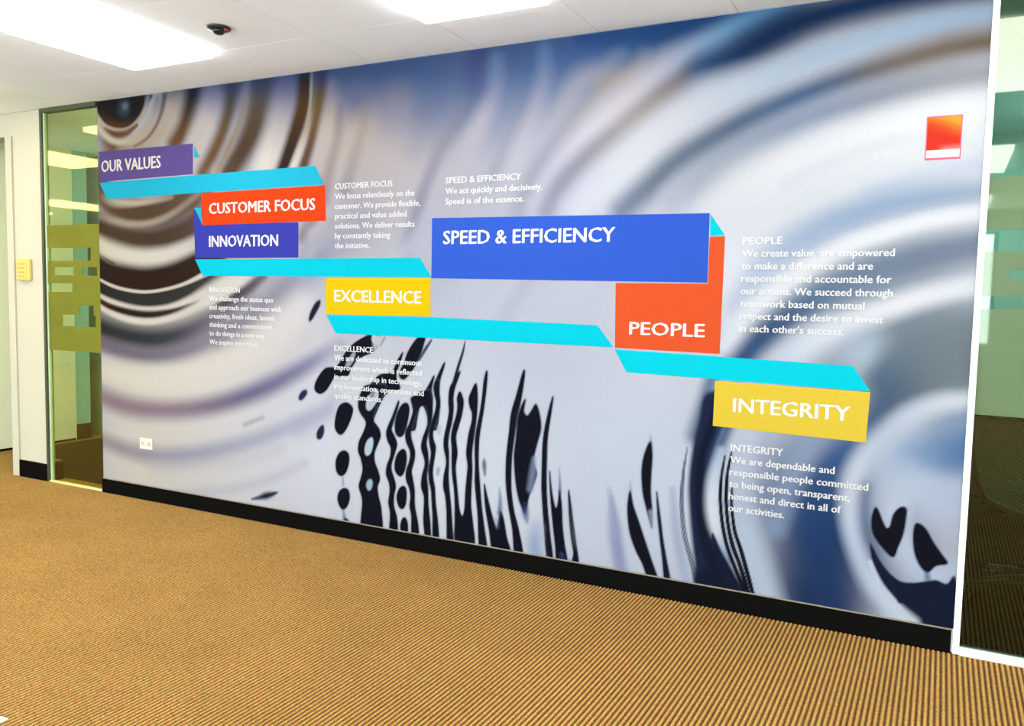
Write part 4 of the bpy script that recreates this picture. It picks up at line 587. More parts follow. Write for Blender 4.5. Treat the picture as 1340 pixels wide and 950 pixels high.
('p',[(-1.5102,0.4231),(-1.5032,0.3092),(-1.4905,0.2074),(-1.476,0.129),(-1.4843,0.0755),(-1.4501,0.0813),(-1.4666,0.1881),(-1.4842,0.2889),(-1.4991,0.3787)],(120, 140, 190),0.01352,0.45,0.00301),
('p',[(-1.5102,0.4231),(-1.5032,0.3092),(-1.4905,0.2074),(-1.476,0.129),(-1.4843,0.0755),(-1.4501,0.0813),(-1.4666,0.1881),(-1.4842,0.2889),(-1.4991,0.3787)],(14, 15, 30),0.00301,1,0.00282),
('s',[(-1.5378,0.1155,0.00905,60,75,120),(-1.5172,0.0821,0.01639,30,36,62),(-1.4853,0.0618,0.01608,24,28,48)],0.9,0.9),
('s',[(-1.6728,0.2242,0.03212,180,195,225),(-1.6786,0.13,0.03711,140,165,210),(-1.6524,0.0594,0.0336,170,190,225)],1,0.7),
('s',[(-1.3107,0.4555,0.01132,185,195,220),(-1.2731,0.3189,0.01873,150,160,195),(-1.2448,0.1279,0.02613,150,162,200),(-1.2267,0.0241,0.02244,160,172,205)],1,0.8),
('s',[(-1.416,0.5853,0.05337,214,220,234),(-1.375,0.2323,0.06877,214,222,236)],1,0.6),
('p',[(-1.1214,0.6946),(-1.1455,0.6415),(-1.1575,0.5638),(-1.15,0.4676),(-1.1307,0.3934),(-1.1119,0.3346),(-1.1005,0.3076),(-1.1029,0.3768),(-1.1134,0.4672),(-1.1135,0.5587),(-1.112,0.6349)],(120, 140, 190),0.01256,0.45,0.00279),
('p',[(-1.1214,0.6946),(-1.1455,0.6415),(-1.1575,0.5638),(-1.15,0.4676),(-1.1307,0.3934),(-1.1119,0.3346),(-1.1005,0.3076),(-1.1029,0.3768),(-1.1134,0.4672),(-1.1135,0.5587),(-1.112,0.6349)],(14, 15, 30),0.00419,1,0.00262),
('s',[(-1.1247,0.7267,0.00353,170,185,215),(-1.12,0.6929,0.00707,110,128,165)],1,0.5),
('p',[(-1.209,0.4601),(-1.2182,0.3814),(-1.2062,0.2794),(-1.1769,0.2009),(-1.1386,0.1346),(-1.1113,0.0772),(-1.0661,0.0698),(-1.0996,0.1618),(-1.1341,0.249),(-1.1642,0.327),(-1.192,0.3953)],(120, 140, 190),0.01273,0.45,0.00283),
('p',[(-1.209,0.4601),(-1.2182,0.3814),(-1.2062,0.2794),(-1.1769,0.2009),(-1.1386,0.1346),(-1.1113,0.0772),(-1.0661,0.0698),(-1.0996,0.1618),(-1.1341,0.249),(-1.1642,0.327),(-1.192,0.3953)],(14, 15, 30),0.00424,1,0.00265),
('s',[(-1.2118,0.5099,0.00364,170,185,215),(-1.2068,0.4686,0.00728,110,128,165)],1,0.5),
('s',[(-1.109,0.3772,0.01081,200,210,230),(-1.0843,0.2767,0.01799,210,218,235)],1,0.5),
('p',[(-1.0855,0.4708),(-1.0778,0.3701),(-1.0639,0.2701),(-1.0479,0.1705),(-1.0344,0.0806),(-1.0097,0.0799),(-1.0305,0.1734),(-1.0492,0.2622),(-1.0637,0.3517),(-1.0767,0.4262)],(120, 140, 190),0.01249,0.45,0.00277),
('p',[(-1.0855,0.4708),(-1.0778,0.3701),(-1.0639,0.2701),(-1.0479,0.1705),(-1.0344,0.0806),(-1.0097,0.0799),(-1.0305,0.1734),(-1.0492,0.2622),(-1.0637,0.3517),(-1.0767,0.4262)],(18, 24, 50),0.00312,1,0.0026),
('s',[(-1.2985,0.4217,0.01113,170,178,208),(-1.2855,0.246,0.02254,150,158,196),(-1.2436,0.0924,0.0265,158,166,202)],1,0.7),
('s',[(-1.0154,0.4927,0.01388,180,192,216),(-0.9874,0.2914,0.02095,165,178,208),(-0.9389,0.0935,0.02102,172,186,214)],1,0.7),
('s',[(-0.9578,0.6855,0.00167,150,165,190),(-0.9736,0.5658,0.00269,70,85,115),(-0.9771,0.4296,0.00307,60,75,105),(-0.9601,0.2956,0.00313,70,85,115),(-0.9252,0.1816,0.00314,60,74,106),(-0.8937,0.0674,0.00313,50,64,98)],0.6,0.85),
('s',[(-0.9548,0.6858,0.00167,150,165,190),(-0.9692,0.5663,0.00269,70,85,115),(-0.9711,0.4304,0.00307,60,75,105),(-0.9527,0.2967,0.00312,70,85,115),(-0.9178,0.1828,0.00314,60,74,106),(-0.8864,0.0687,0.00313,50,64,98)],0.6,0.85),
('s',[(-0.9519,0.6861,0.00167,150,165,190),(-0.9647,0.5668,0.00269,70,85,115),(-0.9651,0.4312,0.00307,60,75,105),(-0.9452,0.2979,0.00312,70,85,115),(-0.9104,0.1841,0.00313,60,74,106),(-0.879,0.0701,0.00312,50,64,98)],0.6,0.85),
('s',[(-0.8523,1.0415,0.02591,110,135,172),(-0.8797,0.9086,0.03259,84,108,148),(-0.9162,0.7398,0.03943,66,90,130)],1,0.9),
('p',[(-0.8803,0.9279),(-0.9114,0.7987),(-0.936,0.6684),(-0.9455,0.5285),(-0.9371,0.4099),(-0.9199,0.2722),(-0.9042,0.1743),(-0.8885,0.0764),(-0.6851,0.0743),(-0.7212,0.1464),(-0.7778,0.2451),(-0.8213,0.3173),(-0.8478,0.4222),(-0.8565,0.5197),(-0.8426,0.6587),(-0.8086,0.769),(-0.7742,0.8588),(-0.7399,0.9379)],(26, 40, 70),0.01323,1,0),
('s',[(-0.7869,0.7849,0.02853,60,90,135),(-0.8334,0.6486,0.0257,60,88,130),(-0.8543,0.513,0.01623,90,115,155)],1,0.9),
('p',[(-0.8378,0.902),(-0.8677,0.8026),(-0.9004,0.6918),(-0.917,0.5617),(-0.9121,0.4333),(-0.8957,0.316),(-0.8644,0.2211),(-0.822,0.1385),(-0.781,0.0861),(-0.7424,0.0833),(-0.8054,0.2109),(-0.848,0.3033),(-0.8741,0.4186),(-0.8787,0.5367),(-0.8671,0.6658),(-0.8376,0.7761)],(14, 22, 42),0.0166,0.85,0),
('p',[(-0.8719,0.1598),(-0.783,0.1354),(-0.7227,0.0672),(-0.8832,0.0673)],(16, 26, 50),0.00999,0.9,0),
('s',[(-0.8087,0.6842,0.0192,180,200,225),(-0.8333,0.5656,0.02588,215,226,240),(-0.8385,0.4483,0.02637,228,236,246),(-0.8215,0.3503,0.02361,226,234,244),(-0.7892,0.2815,0.01707,190,205,228),(-0.7538,0.2104,0.00681,110,135,175)],0.9,1),
('s',[(-0.7117,0.7431,0.04377,205,215,232),(-0.7373,0.5935,0.05082,198,210,230),(-0.721,0.4312,0.05845,196,210,232),(-0.6698,0.274,0.06569,198,214,234),(-0.6066,0.1201,0.05918,200,216,236),(-0.5652,0.0293,0.04601,200,216,236)],0.9,0.95),
('p',[(-0.8294,0.326),(-0.7874,0.2436),(-0.7362,0.1634),(-0.6952,0.0921),(-0.7227,0.0672),(-0.7687,0.138),(-0.8102,0.2101),(-0.8323,0.276)],(20, 30, 56),0.00527,1,0),
('p',[(-0.7937,0.6619),(-0.8074,0.5747),(-0.8093,0.4766),(-0.7987,0.3799),(-0.7765,0.2848),(-0.7393,0.1924),(-0.6905,0.091),(-0.6783,0.0932),(-0.726,0.1947),(-0.7642,0.2867),(-0.7872,0.3815),(-0.7988,0.478),(-0.7989,0.5757),(-0.7923,0.6495)],(14, 15, 30),0.00229,1,0.00245),
('p',[(-0.7669,0.6813),(-0.7831,0.5873),(-0.7858,0.4895),(-0.7734,0.3737),(-0.7505,0.2791),(-0.7168,0.2012),(-0.6783,0.0932),(-0.6651,0.0927),(-0.7016,0.1989),(-0.7374,0.286),(-0.762,0.3754),(-0.7744,0.491),(-0.7745,0.5883),(-0.7644,0.6651)],(14, 15, 30),0.00228,1,0.00244),
('p',[(-0.758,0.532),(-0.7599,0.4636),(-0.7538,0.4059),(-0.7415,0.3393),(-0.7115,0.2559),(-0.6576,0.0912),(-0.6465,0.0933),(-0.6975,0.2582),(-0.7302,0.341),(-0.7443,0.4073),(-0.7524,0.4646),(-0.7538,0.5228)],(14, 15, 30),0.00227,1,0.00244),
('s',[(-0.2,0.8232,0.03455,70,100,140),(-0.2939,0.7532,0.05749,62,98,148),(-0.374,0.6361,0.06281,58,92,142),(-0.4087,0.443,0.07582,38,72,122),(-0.3852,0.2564,0.09002,34,62,108),(-0.3343,0.1066,0.07894,34,60,104)],1,0.95),
('s',[(-0.3972,0.8204,0.04063,150,165,195),(-0.4792,0.687,0.047,165,180,208),(-0.5332,0.5535,0.0475,150,170,202),(-0.5716,0.3873,0.04204,150,172,205)],1,0.7),
('s',[(-0.2576,0.5882,0.03344,40,76,128),(-0.264,0.4328,0.03403,36,70,120),(-0.2284,0.2831,0.03499,34,64,112),(-0.1654,0.1392,0.02939,34,62,108)],1,0.9),
('s',[(0.1246,0.8679,0.09505,140,165,198),(0.0414,0.7727,0.09305,120,152,192),(-0.0344,0.7352,0.0857,140,168,202)],1,1),
('s',[(0.1407,0.5803,0.08756,196,208,230),(0.0253,0.5943,0.10092,196,210,232),(-0.0808,0.6105,0.08459,200,214,234),(-0.128,0.4834,0.07116,206,218,236),(-0.0386,0.3154,0.05966,200,214,236),(0.0941,0.2786,0.06624,196,210,234)],1,1),
('s',[(0.122,0.7811,0.0549,86,124,172),(0.0684,0.7464,0.05749,92,130,178),(-0.0039,0.7503,0.04717,130,160,196)],1,0.8),
('s',[(0.1429,0.984,0.02822,220,226,234),(0.0864,0.9683,0.03136,224,230,238),(0.0111,0.951,0.0372,220,228,238),(-0.0699,0.9093,0.0396,212,222,236),(-0.1516,0.8367,0.04212,204,216,232),(-0.2239,0.7512,0.04192,206,218,234),(-0.2749,0.6538,0.03898,214,224,238),(-0.2926,0.5529,0.03664,216,226,240),(-0.2809,0.4303,0.03459,206,220,238),(-0.2475,0.3266,0.03539,200,216,236),(-0.1976,0.2263,0.03903,206,220,238),(-0.138,0.1444,0.04291,210,222,240),(-0.0665,0.0815,0.04309,214,226,242)],0.95,1),
('p',[(-0.209,0.3746),(-0.1963,0.3069),(-0.1618,0.2348),(-0.1173,0.1806),(-0.0784,0.1363),(-0.0382,0.0618),(0.1199,0.0795),(0.0953,0.2908),(0.0664,0.2635),(0.0309,0.2713),(-0.0039,0.261),(-0.0479,0.247),(-0.0932,0.245),(-0.1311,0.2693),(-0.1705,0.3143),(-0.1961,0.359)],(20, 30, 54),0.00456,1,0),
('s',[(-0.2042,0.3027,0.00876,214,226,242),(-0.1692,0.2159,0.01487,214,226,242),(-0.1162,0.1486,0.02138,216,228,242),(-0.0479,0.0853,0.03056,216,228,244)],0.6,1),
('p',[(-0.209,0.3746),(-0.1984,0.3118),(-0.1723,0.2589),(-0.1372,0.208),(-0.108,0.1772),(-0.0885,0.155),(-0.0451,0.1942),(-0.0646,0.2214),(-0.1071,0.2497),(-0.1406,0.2748),(-0.1724,0.3161),(-0.197,0.3588)],(20, 30, 54),0.00463,1,0),
('p',[(-0.1977,0.5213),(-0.2082,0.4712),(-0.1989,0.4156),(-0.1658,0.369),(-0.1253,0.3363),(-0.1092,0.378),(-0.0938,0.4316),(-0.0877,0.4886),(-0.0872,0.5323),(-0.1082,0.5346),(-0.1312,0.5028),(-0.1406,0.4553),(-0.154,0.4471),(-0.1693,0.4737),(-0.185,0.5107)],(120, 140, 190),0.01035,0.45,0.0023),
('p',[(-0.1977,0.5213),(-0.2082,0.4712),(-0.1989,0.4156),(-0.1658,0.369),(-0.1253,0.3363),(-0.1092,0.378),(-0.0938,0.4316),(-0.0877,0.4886),(-0.0872,0.5323),(-0.1082,0.5346),(-0.1312,0.5028),(-0.1406,0.4553),(-0.154,0.4471),(-0.1693,0.4737),(-0.185,0.5107)],(14, 15, 30),0.00374,1,0.00216),
('p',[(-0.0528,0.4753),(-0.0574,0.427),(-0.0497,0.3671),(-0.0293,0.3196),(-0.0013,0.296),(0.0262,0.327),(0.0638,0.3425),(0.0429,0.3741),(0.0116,0.4174),(-0.0127,0.459),(-0.0351,0.4789)],(120, 140, 190),0.01008,0.45,0.00224),
('p',[(-0.0528,0.4753),(-0.0574,0.427),(-0.0497,0.3671),(-0.0293,0.3196),(-0.0013,0.296),(0.0262,0.327),(0.0638,0.3425),(0.0429,0.3741),(0.0116,0.4174),(-0.0127,0.459),(-0.0351,0.4789)],(14, 15, 30),0.00364,1,0.0021),
('s',[(-0.0028,0.2914,0.00803,60,80,125),(0.0009,0.271,0.01071,50,66,108)],1,0.7),
]
BANNERS = [([(-4.7994, 2.1839), (-3.9606, 2.1807), (-3.9629, 2.0039), (-4.7971, 1.9975)], (108, 88, 158), 0), ([(-3.9513, 2.1713), (-3.905, 2.0979), (-3.9522, 2.0985)], (48, 190, 222), 0), ([(-4.7973, 1.9904), (-3.963, 1.9972), (-3.0372, 2.0024), (-2.9738, 1.9003), (-3.8887, 1.8943), (-4.7267, 1.8847)], (38, 198, 228), 0), ([(-3.895, 1.8901), (-2.9685, 1.8956), (-2.9625, 1.7077), (-3.8877, 1.7036)], (255, 74, 20), 1), ([(-3.9591, 1.8035), (-3.9501, 1.512), (-3.1543, 1.5131), (-3.1545, 1.7041), (-3.4977, 1.7079), (-3.8846, 1.7035)], (66, 70, 184), 0), ([(-3.9527, 1.8078), (-3.8991, 1.8061), (-3.8877, 1.708)], (38, 195, 228), 0), ([(-3.9502, 1.5053), (-2.3566, 1.5086), (-2.2865, 1.412), (-3.888, 1.4087)], (0, 218, 240), 0), ([(-2.9612, 1.4018), (-2.2909, 1.4074), (-2.2879, 1.2152), (-2.9604, 1.2085)], (253, 214, 10), 1), ([(-2.9577, 1.2045), (-2.2879, 1.2113), (-1.3897, 1.2008), (-1.3094, 1.1037), (-2.8918, 1.1077)], (0, 224, 244), 0), ([(-2.2865, 1.7045), (-0.8974, 1.6893), (-0.8956, 1.3972), (-2.2864, 1.4067)], (58, 104, 224), 1), ([(-0.894, 1.6861), (-0.8294, 1.5955), (-0.8923, 1.5934)], (0, 226, 244), 0), ([(-0.8935, 1.5908), (-0.8293, 1.5924), (-0.8318, 1.0979), (-1.302, 1.1023), (-1.3077, 1.3925), (-0.8936, 1.394)], (250, 98, 48), 0), ([(-1.3036, 1.0954), (-0.3068, 1.0754), (-0.2381, 0.98), (-1.2442, 0.9953)], (0, 230, 247), 0), ([(-0.8466, 0.9814), (-0.2379, 0.9764), (-0.2446, 0.7765), (-0.8488, 0.7891)], (254, 222, 70), 1)]
TITLES = [('OUR VALUES', -4.7734, -4.235, 2.0566, 0.0752, 0), ('CUSTOMER FOCUS', -3.829, -3.0365, 1.7686, 0.0648, 3), ('INNOVATION', -3.831, -3.3015, 1.5783, 0.0665, 4), ('EXCELLENCE', -2.8995, -2.3463, 1.2782, 0.0654, 7), ('SPEED & EFFICIENCY', -2.2174, -1.318, 1.5755, 0.0684, 9), ('PEOPLE', -1.2348, -0.8997, 1.1658, 0.0588, 11), ('INTEGRITY', -0.7648, -0.3077, 0.8566, 0.0622, 13)]
LINES = [('CUSTOMER FOCUS', -2.8989, -2.529, 1.872, 0.0311), ('We focus relentlessly on the', -2.8989, -2.3938, 1.8201, 0.0311), ('customer. We provide flexible,', -2.8989, -2.3576, 1.7682, 0.0311), ('practical and value added', -2.8989, -2.4408, 1.7163, 0.0311), ('solutions. We deliver results', -2.8989, -2.3907, 1.6644, 0.0311), ('by constantly taking', -2.8989, -2.5399, 1.6125, 0.0311), ('the initiative.', -2.8989, -2.6706, 1.5606, 0.0311), ('INNOVATION', -3.8341, -3.5913, 1.3144, 0.0306), ('We challenge the status quo', -3.8341, -3.3371, 1.2634, 0.0306), ('and approach our business with', -3.8341, -3.2778, 1.2124, 0.0306), ('creativity, fresh ideas, lateral', -3.8341, -3.3316, 1.1614, 0.0306), ('thinking and a commitment', -3.8341, -3.3465, 1.1104, 0.0306), ('to do things in a new way.', -3.8341, -3.3948, 1.0593, 0.0306), ('We inspire innovation.', -3.8341, -3.4443, 1.0083, 0.0306), ('EXCELLENCE', -2.8997, -2.6437, 1.0142, 0.0308), ('We are dedicated to continuous', -2.8997, -2.3385, 0.9629, 0.0308), ('improvement which is reflected', -2.8997, -2.3359, 0.9116, 0.0308), ('in our leadership in technology,', -2.8997, -2.337, 0.8603, 0.0308), ('implementation, operations and', -2.8997, -2.3232, 0.809, 0.0308), ('quality standards.', -2.8997, -2.5804, 0.7578, 0.0308), ('SPEED & EFFICIENCY', -2.2087, -1.7932, 1.8715, 0.0307), ('We act quickly and decisively.', -2.2087, -1.6818, 1.8202, 0.0307), ('Speed is of the essence.', -2.2087, -1.7762, 1.769, 0.0307), ('PEOPLE', -0.7541, -0.5961, 1.5575, 0.031), ('We create value, are empowered', -0.7541, -0.179, 1.5058, 0.031), ('to make a difference and are', -0.7541, -0.2528, 1.454, 0.031), ('responsible and accountable for', -0.7541, -0.185, 1.4023, 0.031), ('our actions. We succeed through', -0.7541, -0.178, 1.3506, 0.031), ('teamwork based on mutual', -0.7541, -0.2761, 1.2989, 0.031), ('respect and the desire to invest', -0.7541, -0.2067, 1.2472, 0.031), ("in each other's success.", -0.7541, -0.3465, 1.1955, 0.031), ('INTEGRITY', -0.7682, -0.5557, 0.69, 0.0311), ('We are dependable and', -0.7682, -0.3539, 0.6382, 0.0311), ('responsible people committed', -0.7682, -0.227, 0.5863, 0.0311), ('to being open, transparent,', -0.7682, -0.2917, 0.5345, 0.0311), ('honest and direct in all of', -0.7682, -0.3229, 0.4827, 0.0311), ('our activities.', -0.7682, -0.5393, 0.4309, 0.0311)]
LOGO = (-0.0949, 0.0237, 1.8618, 2.0224)
# ------------------------------------------------------------------ printed wall
PR = Print(ML, MR, 0.0925, H-0.002, 990, 484, s2l((200, 203, 215)))
for o in PAINT:
    if o[0] == 's': PR.stroke(np.array(o[1], float), o[2], o[3])
    else: PR.blob(*o[1:])
nx, nz = len(PR.x), len(PR.z)
V = np.zeros((nz, nx, 3)); V[..., 0] = PR.x[None, :]; V[..., 1] = -0.003; V[..., 2] = PR.z[:, None]
a = (np.arange(nz-1)[:, None]*nx+np.arange(nx-1)[None, :]).ravel()
Fq = np.stack([a, a+1, a+1+nx, a+nx], 1)
M_print = bpy.data.materials.new('printed vinyl wall graphic'); M_print.use_nodes = True
nt = M_print.node_tree; b = nt.nodes['Principled BSDF']; b.inputs['Roughness'].default_value = 0.7; b.inputs['Specular IOR Level'].default_value = 0.04
ca = nt.nodes.new('ShaderNodeVertexColor'); ca.layer_name = 'print'
tc = nt.nodes.new('ShaderNodeTexCoord'); nz_ = nt.nodes.new('ShaderNodeTexNoise'); nz_.inputs['Scale'].default_value = 260; nt.links.new(tc.outputs['Object'], nz_.inputs['Vector'])
mr = nt.nodes.new('ShaderNodeMapRange'); mr.inputs[1].default_value = 0.3; mr.inputs[2].default_value = 0.7; mr.inputs[3].default_value = 0.94; mr.inputs[4].default_value = 1.06
nt.links.new(nz_.outputs['Fac'], mr.inputs[0])
vm = nt.nodes.new('ShaderNodeVectorMath'); vm.operation = 'SCALE'; nt.links.new(ca.outputs['Color'], vm.inputs[0]); nt.links.new(mr.outputs[0], vm.inputs['Scale'])
nt.links.new(vm.outputs[0], b.inputs['Base Color'])
me = fast_mesh('printed_sheet', V.reshape(-1, 3), Fq, M_print)
at = me.color_attributes.new('print', 'FLOAT_COLOR', 'POINT')
rgba = np.ones((nz*nx, 4), np.float32); rgba[:, :3] = PR.a.reshape(-1, 3)*INK; at.data.foreach_set('color', rgba.ravel())
mural = empty('wall_mural', (ML, -0.003, 0.0925))
tag(mural, 'wide printed wall mural of rippling liquid with coloured folded banners and white values text', 'mural')
def to_mural(o): o.parent = mural; o.matrix_parent_inverse = Matrix.Translation((-ML, 0.003, -0.0925)); return o
sheet = bpy.data.objects.new('printed_sheet', me); COL.objects.link(sheet); to_mural(sheet)

def plate(name, pts, m, y0, y1, parent=None):
    bm = bmesh.new(); f = [bm.verts.new((x, y1, z)) for x, z in pts]; k = [bm.verts.new((x, y0, z)) for x, z in pts]
    bm.faces.new(f); bm.faces.new(k[::-1])
    for i in range(len(pts)): bm.faces.new((f[i], k[i], k[(i+1) % len(pts)], f[(i+1) % len(pts)]))
    bmesh.ops.recalc_face_normals(bm, faces=bm.faces[:])
    o = mesh_obj(name, bm, m, parent)
    return o
bans = []
print_mats = {}
for pts, c, y in BANNERS:
    if c not in print_mats: print_mats[c] = mat('printed ink %d %d %d' % c, c, INK, 0.7, 0.04, 0.03, 60)
    o = plate('banner', pts, print_mats[c], -0.0032, -0.0040-0.0002*y); to_mural(o); bans.append(o)

def text_obj(s, x0, x1, z, cap, m, parent, name, y=-0.0052):
    cu = bpy.data.curves.new('t', 'FONT'); cu.body = s; cu.size = 1.0; cu.resolution_u = 2; cu.offset = 0.0; cu.extrude = 0.0
    cu.space_character = 1.0
    t = bpy.data.objects.new('t', cu); COL.objects.link(t)
    dg = bpy.context.evaluated_depsgraph_get(); dg.update()
    me = bpy.data.meshes.new_from_object(t.evaluated_get(dg))
    bpy.data.objects.remove(t); bpy.data.curves.remove(cu)
    co = np.zeros(len(me.vertices)*3, np.float32); me.vertices.foreach_get('co', co); co = co.reshape(-1, 3)
    a0, a1 = co[:, 0].min(), co[:, 0].max()
    out = np.zeros_like(co)
    out[:, 0] = x0+(co[:, 0]-a0)/(a1-a0)*(x1-x0); out[:, 2] = z+co[:, 1]*cap/0.729; out[:, 1] = y
    me.vertices.foreach_set('co', out.ravel()); me.update(); me.name = name
    bm = bmesh.new(); sh = cap*0.034            # heavier weight: the outline repeated a hair to each side
    for k, (ex, ez) in enumerate(((0, 0), (sh, 0.4*sh), (-sh, -0.4*sh))):
        n0 = len(bm.verts); bm.from_mesh(me); bm.verts.ensure_lookup_table()
        for v in bm.verts[n0:]: v.co += Vector((ex, -0.00005*k, ez))
    bm.to_mesh(me); bm.free()
    me.materials.clear(); me.materials.append(m)
    o = bpy.data.objects.new(name, me); COL.objects.link(o)
    if parent is mural: to_mural(o)
    else: o.parent = parent; o.matrix_parent_inverse = Matrix.Identity(4)
    return o
for s, x0, x1, z, cap, bi in TITLES:
    o = text_obj(s, x0, x1, z, cap, M_text2 if x0 < -3.9 else M_text, bans[bi], 'lettering')
for s, x0, x1, z, cap in LINES:
    text_obj(s, x0, x1, z, cap, M_text2 if x0 < -3.9 else M_text, mural, 'text_line')

# small square emblem near the right end: orange to red field over a white strip, thin red border
lx0, lx1, lz0, lz1 = LOGO
M_logo_red = mat('emblem border red', (190, 60, 80), 1.0, 0.5, 0.3, 0.02)
logo = plate('emblem', [(lx0, lz0), (lx1, lz0), (lx1, lz1), (lx0, lz1)], M_logo_red, -0.0032, -0.0044); to_mural(logo)
nn = 24; VV = []; CC = []
for j in range(nn+1):
    for i in range(nn+1):
        u, v = i/nn, j/nn
        x = lx0+0.004+(lx1-lx0-0.008)*u; z = lz0+0.036+(lz1-lz0-0.040)*v
        VV.append((x, -0.0048, z))
        red = np.array((236, 62, 40)); org = np.array((246, 178, 60)); pink = np.array((246, 190, 190))
        w = np.clip((v-0.55+0.28*u)/0.5, 0, 1)**1.2*(0.35+0.65*u) + 0.25*np.clip((v-.75)/.25, 0, 1)
        c = red+(org-red)*min(w, 1)
        pk = np.clip(1-v/0.2, 0, 1)*np.clip((u-0.3)/0.25, 0, 1); c = c+(pink-c)*pk*0.8
        CC.append(c)
aa = np.array([j*(nn+1)+i for j in range(nn) for i in range(nn)])
me = fast_mesh('emblem_field', np.array(VV), np.stack([aa, aa+1, aa+2+nn, aa+1+nn], 1), M_print)
at = me.color_attributes.new('print', 'FLOAT_COLOR', 'POINT')
rgba = np.ones((len(VV), 4), np.float32); rgba[:, :3] = s2l(np.array(CC))*INK; at.data.foreach_set('color', rgba.ravel())
lf = bpy.data.objects.new('emblem_field', me); COL.objects.link(lf); lf.parent = logo
o = plate('white_strip', [(lx0+0.004, lz0+0.008), (lx1-0.004, lz0+0.008), (lx1-0.004, lz0+0.036), (lx0+0.004, lz0+0.036)], M_text, -0.0034, -0.0048); o.parent = logo

# ------------------------------------------------------------------ left glazing (window_1)
w1 = empty('window_1', (-5.08, 0, 0)); tag(w1, kind='structure')
def child(o, p): o.parent = p; o.matrix_parent_inverse = Matrix.Translation(-Vector(p.location)); return o
child(boxo('mullion', (-5.385, -5.362, -0.012, 0.03, 0.0, H), M_darkm), w1)
child(boxo('mullion', (-5.362, -5.352, 0.0, 0.02, 0.011, 2.475), M_jamb), w1)
child(boxo('mullion', (ML-0.006, ML, 0.0, 0.12, 0.0, H), M_darkm), w1)
child(boxo('window_frame', (-5.362, ML-0.006, -0.012, 0.03, 2.472, H), M_darkm), w1)
child(boxo('window_sill', (-5.362, ML-0.006, -0.010, 0.016, 0.0, 0.010), M_sill), w1)
child(boxo('pane', (-5.352, ML-0.006, 0.008, 0.014, 0.010, 2.472), M_glassL), w1)
def film(name, rows, m, par, y0, y1):
    bm = bmesh.new()
    for z0, z1, segs in rows:
        for xa, xb in segs: box(bm, xa, xb, y0, y1, z0, z1)
    child(mesh_obj(name, bm, m), par)
A, B = -5.351, ML-0.007
film('privacy_film', [(1.585, 1.735, [(A, B)]), (1.50, 1.585, [(-4.91, B)]), (1.46, 1.50, [(A, B)]), (1.405, 1.46, [(A, -5.285), (-5.072, -5.0), (-4.85, B)]),
     (1.352, 1.405, [(A, B)]), (1.295, 1.352, [(-5.10, B)]), (1.21, 1.295, [(A, B)]), (1.145, 1.21, [(A, -5.03), (-4.89, B)]),
     (1.07, 1.145, [(A, -5.21), (-4.87, B)]), (0.905, 1.07, [(A, B)])], M_filmL, w1, 0.0055, 0.0075)

# ------------------------------------------------------------------ right glazing (window_2)
w2 = empty('window_2', (0.86, 0, 0)); tag(w2, kind='structure')
child(boxo('mullion', (MR, 0.121, -0.016, 0.014, 0.0, H), M_white, None, 0.002), w2)
child(boxo('mullion', (1.6, 1.625, -0.03, 0.03, 0.0, H), M_white, None, 0.002), w2)
child(boxo('window_frame', (0.124, 1.6, -0.03, 0.03, H-0.025, H), M_white), w2)
child(boxo('window_sill', (0.121, 1.6, -0.016, 0.02, -0.003, 0.024), M_white, None, 0.002), w2)
child(boxo('pane', (0.121, 1.6, 0.008, 0.0135, 0.024, H-0.025), M_glassR), w2)
A, B = 0.1215, 1.599
film('privacy_film', [(1.60, 1.79, [(A, B)]), (1.455, 1.52, [(A, B)]), (1.42, 1.455, [(A, 0.205), (1.0, B)]), (1.36, 1.42, [(A, B)]), (0.918, 1.31, [(A, B)])], M_filmR, w2, 0.0055, 0.0075)

# ------------------------------------------------------------------ column thermostat, wall outlet, ceiling sensor
t = empty('wall_control_box', (-5.58, -0.0, 1.365))
tag(t, 'mustard beige plastic control box mounted on the white column at the left', 'control box')
child(boxo('housing', (-5.65, -5.51, -0.026, -0.0005, 1.365, 1.512), M_plastic, None, 0.008), t)
child(boxo('cover', (-5.64, -5.535, -0.030, -0.0262, 1.376, 1.500), M_plastic, None, 0.002), t)
for kx in range(2):
    for kz in range(4):
        child(boxo('button', (-5.63+kx*0.045, -5.597+kx*0.045, -0.0325, -0.0302, 1.388+kz*0.028, 1.402+kz*0.028), M_button, None, 0.001), t)
t = empty('wall_outlet', (-4.393, -0.0035, 0.322))
tag(t, 'white duplex outlet plate low on the left end of the printed wall', 'outlet')
child(boxo('cover_plate', (-4.45, -4.336, -0.009, -0.0035, 0.322, 0.392), M_plate, None, 0.0015), t)
for cx in (-4.421, -4.365):
    s = child(boxo('socket', (cx-0.017, cx+0.017, -0.0105, -0.0092, 0.343, 0.371), M_slot, None, 0.0006), t)
    bm = bmesh.new(); box(bm, cx-0.008, cx-0.006, -0.0112, -0.0106, 0.351, 0.363); box(bm, cx+0.006, cx+0.008, -0.0112, -0.0106, 0.351, 0.363)
    o = mesh_obj('slot', bm, M_grid); o.parent = s
t = empty('ceiling_sensor', (-2.955, -0.745, H))
tag(t, 'small black ceiling sensor with a reddish end beside the large light panel', 'sensor')
bm = bmesh.new(); lathe(bm, (0, 0, 0), [(0.004, -0.001), (0.052, -0.001), (0.055, -0.005), (0.050, -0.011), (0.034, -0.013), (0.004, -0.013)], 28)
mesh_obj('mounting_ring', bm, M_black, t, True)
bm = bmesh.new(); lathe(bm, (0, 0, 0), [(0.004, -0.0132), (0.030, -0.0132), (0.028, -0.022), (0.018, -0.031), (0.004, -0.034)], 24)
mesh_obj('dome', bm, M_black, t, True)
bm = bmesh.new(); lathe(bm, (0.036, 0.012, 0), [(0.002, -0.012), (0.016, -0.012), (0.013, -0.018), (0.002, -0.021)], 16)
mesh_obj('lens', bm, M_red, t, True)
